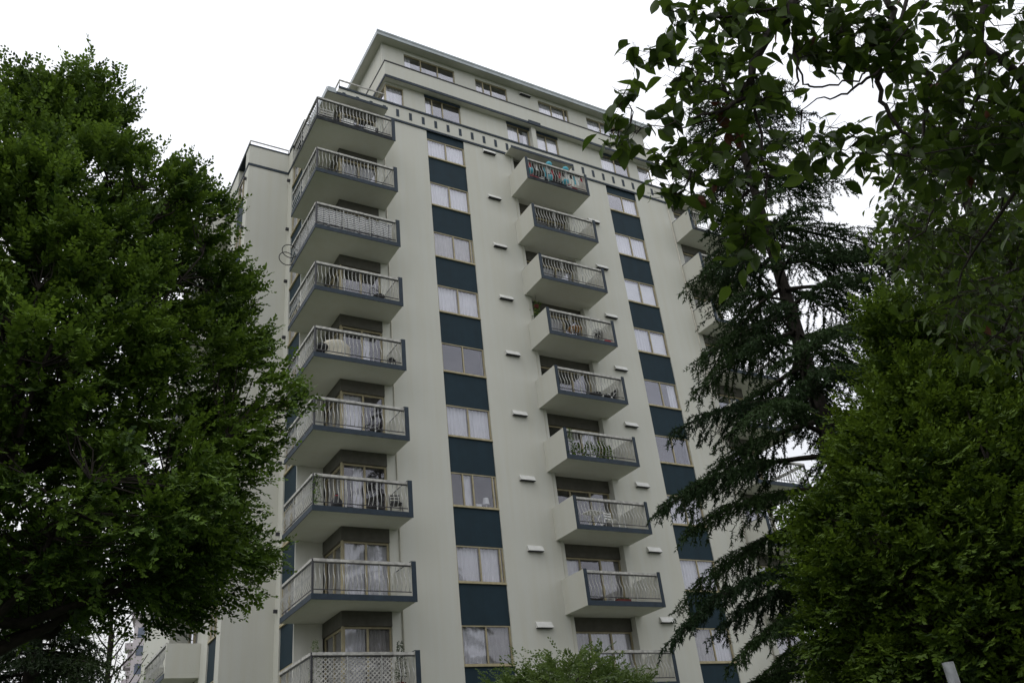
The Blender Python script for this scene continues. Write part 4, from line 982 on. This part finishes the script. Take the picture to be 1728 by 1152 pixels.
# seventh: dark bag, white wire chair, creeper; ninth: lattice and two cypresses
t = thing('rubbish_bag', 'tied black bag standing behind the rail of the seventh corner balcony', 'bag', (-4.62, -.95, fl(6)))
MB().lathe([(.14, 0), (.19, .10), (.18, .28), (.10, .42), (.04, .48), (.06, .54), (.02, .55)], 12).obj('body', 'black', t, smooth=True); MB().lathe([(.05, .465), (.055, .48), (.05, .495)], 10).obj('tie', 'red', t)
wire_chair('slender black garden chair by the end wall of the seventh corner balcony', (-2.5, -.75, fl(6)), R(-15), 'dark', hoop=False)
def creeper(label, x, y, z0, z1, seed, n=170, w=.08):
    rg = np.random.default_rng(seed); t = thing('creeper', label, 'creeper', (x, y, z0)); z = rg.uniform(0, z1 - z0, n)
    pts = [(.02 * math.sin(i), .02 * math.cos(i * 1.3), (z1 - z0) * i / 8) for i in range(9)]; MB().tube(pts, .007, 5).obj('stem', 'bark', t)
    B = np.stack([rg.normal(size=n) * w, rg.normal(size=n) * w * .5 - .02, z], -1)
    V, Fc, T = leaf_cloud(B, rand_dirs(rg, n) + np.array([0, 0, -.4]), rand_dirs(rg, n), rg.uniform(.04, .08, n), rg.uniform(.03, .05, n), rg.random(n))
    put('foliage', np_mesh('foliage', V, Fc, 'hornbeam', T), t)['kind'] = 'stuff'
creeper('dark creeper climbing the corner post of the seventh corner balcony', -5.42, -1.30, soff(6) + .2, soff(6) + 1.2, 3)
creeper('thin creeper on the left rail end of the sixth middle balcony from the top', 4.42, -1.46, soff(5) + .2, soff(5) + 1.25, 4, 120, .07)
t = thing('lattice_screen', 'pale diagonal lattice screen behind the rail of the lowest corner balcony', 'lattice', (-5.40, -1.24, fl(8) + .05))
W_, Hh = 2.42, .96
for fx in (0, W_ - .05): MB().box(fx, fx + .05, -.012, .02, .0, Hh).obj('frame_post', 'rail', t)
for fz in (0, Hh - .05): MB().box(.052, W_ - .052, -.012, .02, fz, fz + .05).obj('frame_rail', 'rail', t)
sp_ = .135
for sgn in (1, -1):
    i = -int(Hh / sp_)
    while i * sp_ < W_ + (Hh if sgn < 0 else 0):
        c = i * sp_; x0, x1 = (c, c + Hh) if sgn > 0 else (c, c - Hh); zA, zB = 0.0, Hh
        def clip(x0, z0, x1, z1):
            t0, t1 = 0., 1.
            dx = x1 - x0
            for lo, hi in ((.03, W_ - .03),):
                ta, tb = (lo - x0) / dx, (hi - x0) / dx
                t0, t1 = max(t0, min(ta, tb)), min(t1, max(ta, tb))
            return None if t1 - t0 < .05 else (x0 + dx * t0, z0 + (z1 - z0) * t0, x0 + dx * t1, z0 + (z1 - z0) * t1)
        q = clip(x0, .03, x1, Hh - .03)
        if q:
            y = 0.0 if sgn > 0 else .008; hw = .024
            mb = MB(); mb.v = [(q[0] - hw, y - .004, q[1]), (q[0] + hw, y - .004, q[1]), (q[2] + hw, y - .004, q[3]), (q[2] - hw, y - .004, q[3]), (q[0] - hw, y + .003, q[1]), (q[0] + hw, y + .003, q[1]), (q[2] + hw, y + .003, q[3]), (q[2] - hw, y + .003, q[3])]
            mb.f = [(0, 1, 2, 3), (7, 6, 5, 4), (0, 4, 5, 1), (1, 5, 6, 2), (2, 6, 7, 3), (3, 7, 4, 0)]
            mb.obj('slat', 'rail', t)
        i += 1
pot_plant('small bronze cypress in a pot at the outer corner of the lattice balcony', (-5.28, -.93, fl(8)), 1.15, .16, 5, 'potted tree', m='shrub', n=420, lf=.05)
pot_plant('small bronze cypress in a dark red pot between lattice and end wall', (-2.62, -.93, fl(8)), 1.12, .17, 6, 'potted tree', m='hemlock', n=420, lf=.06)
# middle balconies
for i, (x, z, lab) in enumerate(((4.50, 27.72, 'turquoise paper lantern at the left end of the top middle balcony, low down'), (5.60, 28.46, 'turquoise paper lantern above the rail of the top middle balcony, left one'), (6.52, 28.46, 'turquoise paper lantern above the rail of the top middle balcony, right one'), (5.55, 27.66, 'turquoise paper lantern hanging low in the centre of the top middle balcony'), (6.42, 27.68, 'turquoise paper lantern low behind the rail at right of the top middle balcony'))):
    t = thing('paper_lantern', lab, 'lantern', (x, -1.28, z), 0, 'turquoise lanterns')
    prof = []
    for j in range(13):
        a = -math.pi / 2 + math.pi * j / 12; prof.append((max(.02, .155 * math.cos(a) * (1 + .03 * (j % 2))), .15 * math.sin(a)))
    MB().lathe(prof, 16).obj('shade', 'teal', t, smooth=False); MB().lathe([(.04, .148), (.045, .165), (.035, .17)], 10).obj('collar', 'black', t)
for i, (x, mm, lab) in enumerate(((4.85, 'red', 'red child seat behind the rail of the top middle balcony'), (7.0, 'red', 'red folded towel bundle near the right end of the top middle balcony'))):
    t = thing('toy_chair', lab, 'chair', (x, -1.05, fl(0)), .3)
    MB().box(-.17, .17, -.15, .15, .26, .32).obj('seat', mm, t); MB().box(-.17, .17, .13, .17, .322, .72).obj('backrest', mm, t)
    for sx in (-.15, .11):
        for sy in (-.13, .09): MB().box(sx, sx + .04, sy, sy + .04, 0, .258).obj('leg', mm, t)
    t['label'] = ['small red chair near the left end of the top middle balcony', 'small red chair near the right end of the top middle balcony'][i]; t['group'] = 'small red chairs'
for i, (x, lab) in enumerate(((5.2, 'white bucket behind the rail left of centre on the top middle balcony'), (6.72, 'white bucket behind the rail right of centre on the top middle balcony'))):
    t = thing('bucket', lab, 'bucket', (x, -1.08, fl(0)), 0, 'white buckets')
    MB().lathe([(.11, 0), (.15, .34), (.16, .35), (.16, .37), (.13, .36), (.1, .02)], 16).obj('body', 'white', t, smooth=False); MB().tube([(.155 * math.cos(a), 0, .35 + .14 * math.sin(a)) for a in np.linspace(0, math.pi, 9)], .006, 4).obj('handle', 'dark', t)
t = thing('black_rack', 'black shelving rack behind the lanterns of the top middle balcony', 'rack', (6.0, -.7, fl(0)))
for z in (.1, .45, .8): MB().box(-1.1, 1.1, -.15, .15, z, z + .03).obj('shelf', 'black', t)
for x in (-1.1, 1.06):
    for y in (-.15, .12): MB().box(x, x + .03, y, y + .03, .0, .099).obj('leg', 'black', t); 
for x in (-1.1, 0, 1.07): MB().box(x, x + .03, .155, .175, .0, 1.0).obj('upright', 'black', t)
MB().box(-1.1, 1.1, .176, .19, .1, 1.0).obj('back_panel', 'black', t)
t = thing('white_board', 'white triangular board leaning inside the third middle balcony from the top', 'board', (6.1, -.55, fl(2)))
mb = MB(); mb.v = [(-.55, 0, .02), (.45, 0, .02), (.45, .25, .78), (-.55, .03, .02), (.45, .03, .02), (.45, .28, .78)]; mb.f = [(0, 1, 2), (5, 4, 3), (0, 3, 4, 1), (1, 4, 5, 2), (2, 5, 3, 0)]; mb.obj('panel', 'white', t)
MB().box(.452, .50, .0, .28, .0, .80).obj('edge_batten', 'rail', t)
t = thing('bistro_table', 'round wooden bistro table on the fourth middle balcony from the top', 'table', (5.95, -.8, fl(3)))
MB().lathe([(.30, .70), (.32, .71), (.32, .735), (.02, .74)], 24).obj('tabletop', 'wood', t); MB().tube([(0, 0, .699), (0, 0, .06)], .03, 8).obj('column', 'dark', t)
for a in (.4, 2.5, 4.6): MB().tube([(0, 0, .08), (.24 * math.cos(a), .24 * math.sin(a), .015)], .016, 6).obj('foot', 'dark', t)
t = thing('pedestal_fan', 'dark round fan on a stand near the right end of the fourth middle balcony', 'fan', (7.15, -.8, fl(3)))
MB().lathe([(.17, 0), (.17, .02), (.03, .04)], 16).obj('base', 'dark', t); MB().tube([(0, 0, .03), (0, 0, .60)], .016, 6).obj('pole', 'dark', t)
mb = MB()
for r_ in (.06, .12, .18, .23): mb.tube(ring(r_, 20, axis='y', c=(0, -.06, .74)), .008, 4, False); mb.tube(ring(r_, 20, axis='y', c=(0, .06, .74)), .008, 4, False)
mb.obj('cage', 'dark', t)['kind'] = 'stuff'
for q in range(4):
    a = q * math.pi / 2; mb = MB(); mb.v = [(.03 * math.cos(a), -.02, .74 + .03 * math.sin(a)), (.20 * math.cos(a - .35), .02, .74 + .20 * math.sin(a - .35)), (.20 * math.cos(a + .35), -.02, .74 + .20 * math.sin(a + .35))]; mb.f = [(0, 1, 2)]; mb.obj('blade', 'black', t)
MB().tube([(0, -.03, .74), (0, .14, .74)], .045, 8).obj('motor', 'dark', t)
t = thing('flower_box', 'small red and white box below the fan on the fourth middle balcony', 'box', (7.28, -1.15, fl(3)))
MB().box(-.16, .16, -.1, .1, 0, .2).obj('body', 'red', t); MB().box(-.17, .17, -.11, .11, .202, .24).obj('lid', 'white', t)
t = thing('hanging_plant', 'leafy plant hanging at the left side of the fourth middle balcony recess', 'plant', (4.62, -.16, soff(2) - .55)); rg = np.random.default_rng(12); n = 200
MB().tube([(0, 0, .55), (0, 0, .05)], .006, 4).obj('cord', 'dark', t); MB().lathe([(.05, -.12), (.11, -.02), (.12, .03), (.1, .03)], 12).obj('pot', 'terra', t)
zz = rg.uniform(-.55, .18, n); B = np.stack([rg.normal(size=n) * .10, rg.normal(size=n) * .10, zz], -1)
V, Fc, T = leaf_cloud(B, rand_dirs(rg, n) + np.array([0, 0, -.5]), rand_dirs(rg, n), rg.uniform(.06, .11, n), rg.uniform(.03, .05, n), rg.random(n)); put('foliage', np_mesh('foliage', V, Fc, 'hornbeam', T), t)['kind'] = 'stuff'
t = thing('low_table', 'low dark round table on the fifth middle balcony from the top', 'table', (6.45, -.85, fl(4)))
MB().lathe([(.30, .36), (.31, .37), (.31, .39), (.02, .395)], 20).obj('tabletop', 'dark', t)
for a in (.3, 1.9, 3.4, 5.0): MB().tube([(.22 * math.cos(a), .22 * math.sin(a), .359), (.26 * math.cos(a), .26 * math.sin(a), 0)], .013, 6).obj('leg', 'dark', t)
t = thing('folding_chair', 'black folded recliner lying open on the fifth middle balcony', 'chair', (7.02, -.85, fl(4)))
mb = MB(); mb.v = [(-.2, -.25, .34), (.22, -.25, .28), (.22, .25, .28), (-.2, .25, .34), (-.2, -.25, .37), (.22, -.25, .31), (.22, .25, .31), (-.2, .25, .37)]; mb.f = [(3, 2, 1, 0), (4, 5, 6, 7), (0, 1, 5, 4), (1, 2, 6, 5), (2, 3, 7, 6), (3, 0, 4, 7)]; mb.obj('seat', 'black', t)
mb = MB(); mb.v = [(.20, -.25, .32), (.42, -.25, .72), (.42, .25, .72), (.20, .25, .32), (.24, -.25, .31), (.46, -.25, .71), (.46, .25, .71), (.24, .25, .31)]; mb.f = [(0, 1, 2, 3), (7, 6, 5, 4), (0, 4, 5, 1), (1, 5, 6, 2), (2, 6, 7, 3), (3, 7, 4, 0)]; mb.obj('backrest', 'black', t)
for y in (-.24, .24):
    MB().tube([(-.2, y, 0), (.3, y, .5)], .014, 6).obj('leg', 'white', t); MB().tube([(.3, y, 0), (-.15, y, .48)], .014, 6).obj('leg', 'white', t)
for i, (x, h_) in enumerate(((5.15, .5), (5.75, .62), (6.35, .75), (6.62, .55))):
    pot_plant(['low bushy pot plant, leftmost on the sixth middle balcony', 'bushy pot plant left of the tallest on the sixth middle balcony', 'tallest pot plant on the sixth middle balcony from the top', 'bushy pot plant right of the tallest on the sixth middle balcony'][i], (x, -.8, fl(5)), h_, .24, 40 + i, n=300, lf=.10); 
for o in [q for q in C.objects if q.name.startswith('potted_plant') and 'sixth middle' in q.get('label', '')]: o['group'] = 'pot plants on the sixth middle balcony'
t = thing('folding_table', 'white folding table with crossed legs on the seventh middle balcony', 'table', (5.42, -.85, fl(6)), R(8))
MB().box(-.36, .36, -.25, .25, .68, .705).obj('tabletop', 'white', t)
for y in (-.22, .22):
    MB().tube([(-.26, y, .675), (.26, y, .01)], .017, 6).obj('leg', 'white', t); MB().tube([(.26, y + .04, .675), (-.26, y + .04, .01)], .017, 6).obj('leg', 'white', t)
wire_chair('white slatted garden chair on the seventh middle balcony', (6.28, -.8, fl(6)), R(10), 'white', hoop=False)
t = thing('flower_trough', 'low flower trough on the eighth middle balcony from the top', 'planter', (5.9, -1.2, fl(7)))
MB().box(-.3, .3, -.08, .08, 0, .12).obj('trough', 'terra', t); rg = np.random.default_rng(15); n = 90
V, Fc, T = leaf_cloud(np.stack([rg.uniform(-.28, .28, n), rg.uniform(-.07, .07, n), rg.uniform(.1, .18, n)], -1), rand_dirs(rg, n) + np.array([0, 0, .6]), rand_dirs(rg, n), rg.uniform(.04, .09, n), rg.uniform(.02, .04, n), rg.random(n)); put('foliage', np_mesh('foliage', V, Fc, 'shrub', T), t)['kind'] = 'stuff'
# table lamp and a box on a window sill, lower left window column
zb = ptop(6) + .05
t = thing('table_lamp', 'white shaded table lamp standing inside a left column window', 'lamp', (1.52, .30, zb))
MB().lathe([(.07, 0), (.07, .02), (.02, .04), (.03, .12), (.015, .2)], 12).obj('base', 'white', t, smooth=True); MB().lathe([(.135, .17), (.095, .42)], 18).obj('lamp_shade', 'white', t)
t = thing('small_box', 'white box beside the table lamp on the window sill', 'box', (1.18, .28, zb)); MB().box(-.11, .11, -.06, .06, 0, .13).obj('body', 'white', t); MB().box(-.115, .115, -.065, .065, .132, .15).obj('lid', 'white', t)

t = thing('washing_line', 'line of small red, white and turquoise cloths along the rail of the top middle balcony', 'washing line', (0, 0, 0))
MB().tube([(4.35 + .31 * j, -1.30, fl(0) + .96 - .03 * math.sin(j * math.pi / 10)) for j in range(11)], .006, 4).obj('cord', 'dark', t)
rg = np.random.default_rng(5)
for j in range(15):
    x = 4.42 + .205 * j; w_ = rg.uniform(.09, .17); h_ = rg.uniform(.2, .55); mm = ('red', 'black', 'white', 'black', 'teal', 'white', 'red', 'black')[j % 8]; zt = fl(0) + .95 - .03 * math.sin((x - 4.35) / .31 * math.pi / 10); mb = MB()
    for q in range(5):
        u = q / 4
        for v_ in (0, 1): mb.v.append((x + w_ * u, -1.30 + .018 * math.sin(q * 1.9 + j) * (.4 + v_), zt - h_ * v_ + (.02 * math.sin(q * 2 + j) if v_ else 0)))
    for q in range(4): mb.f.append((2 * q, 2 * q + 1, 2 * q + 3, 2 * q + 2))
    mb.obj('cloth', mm, t)
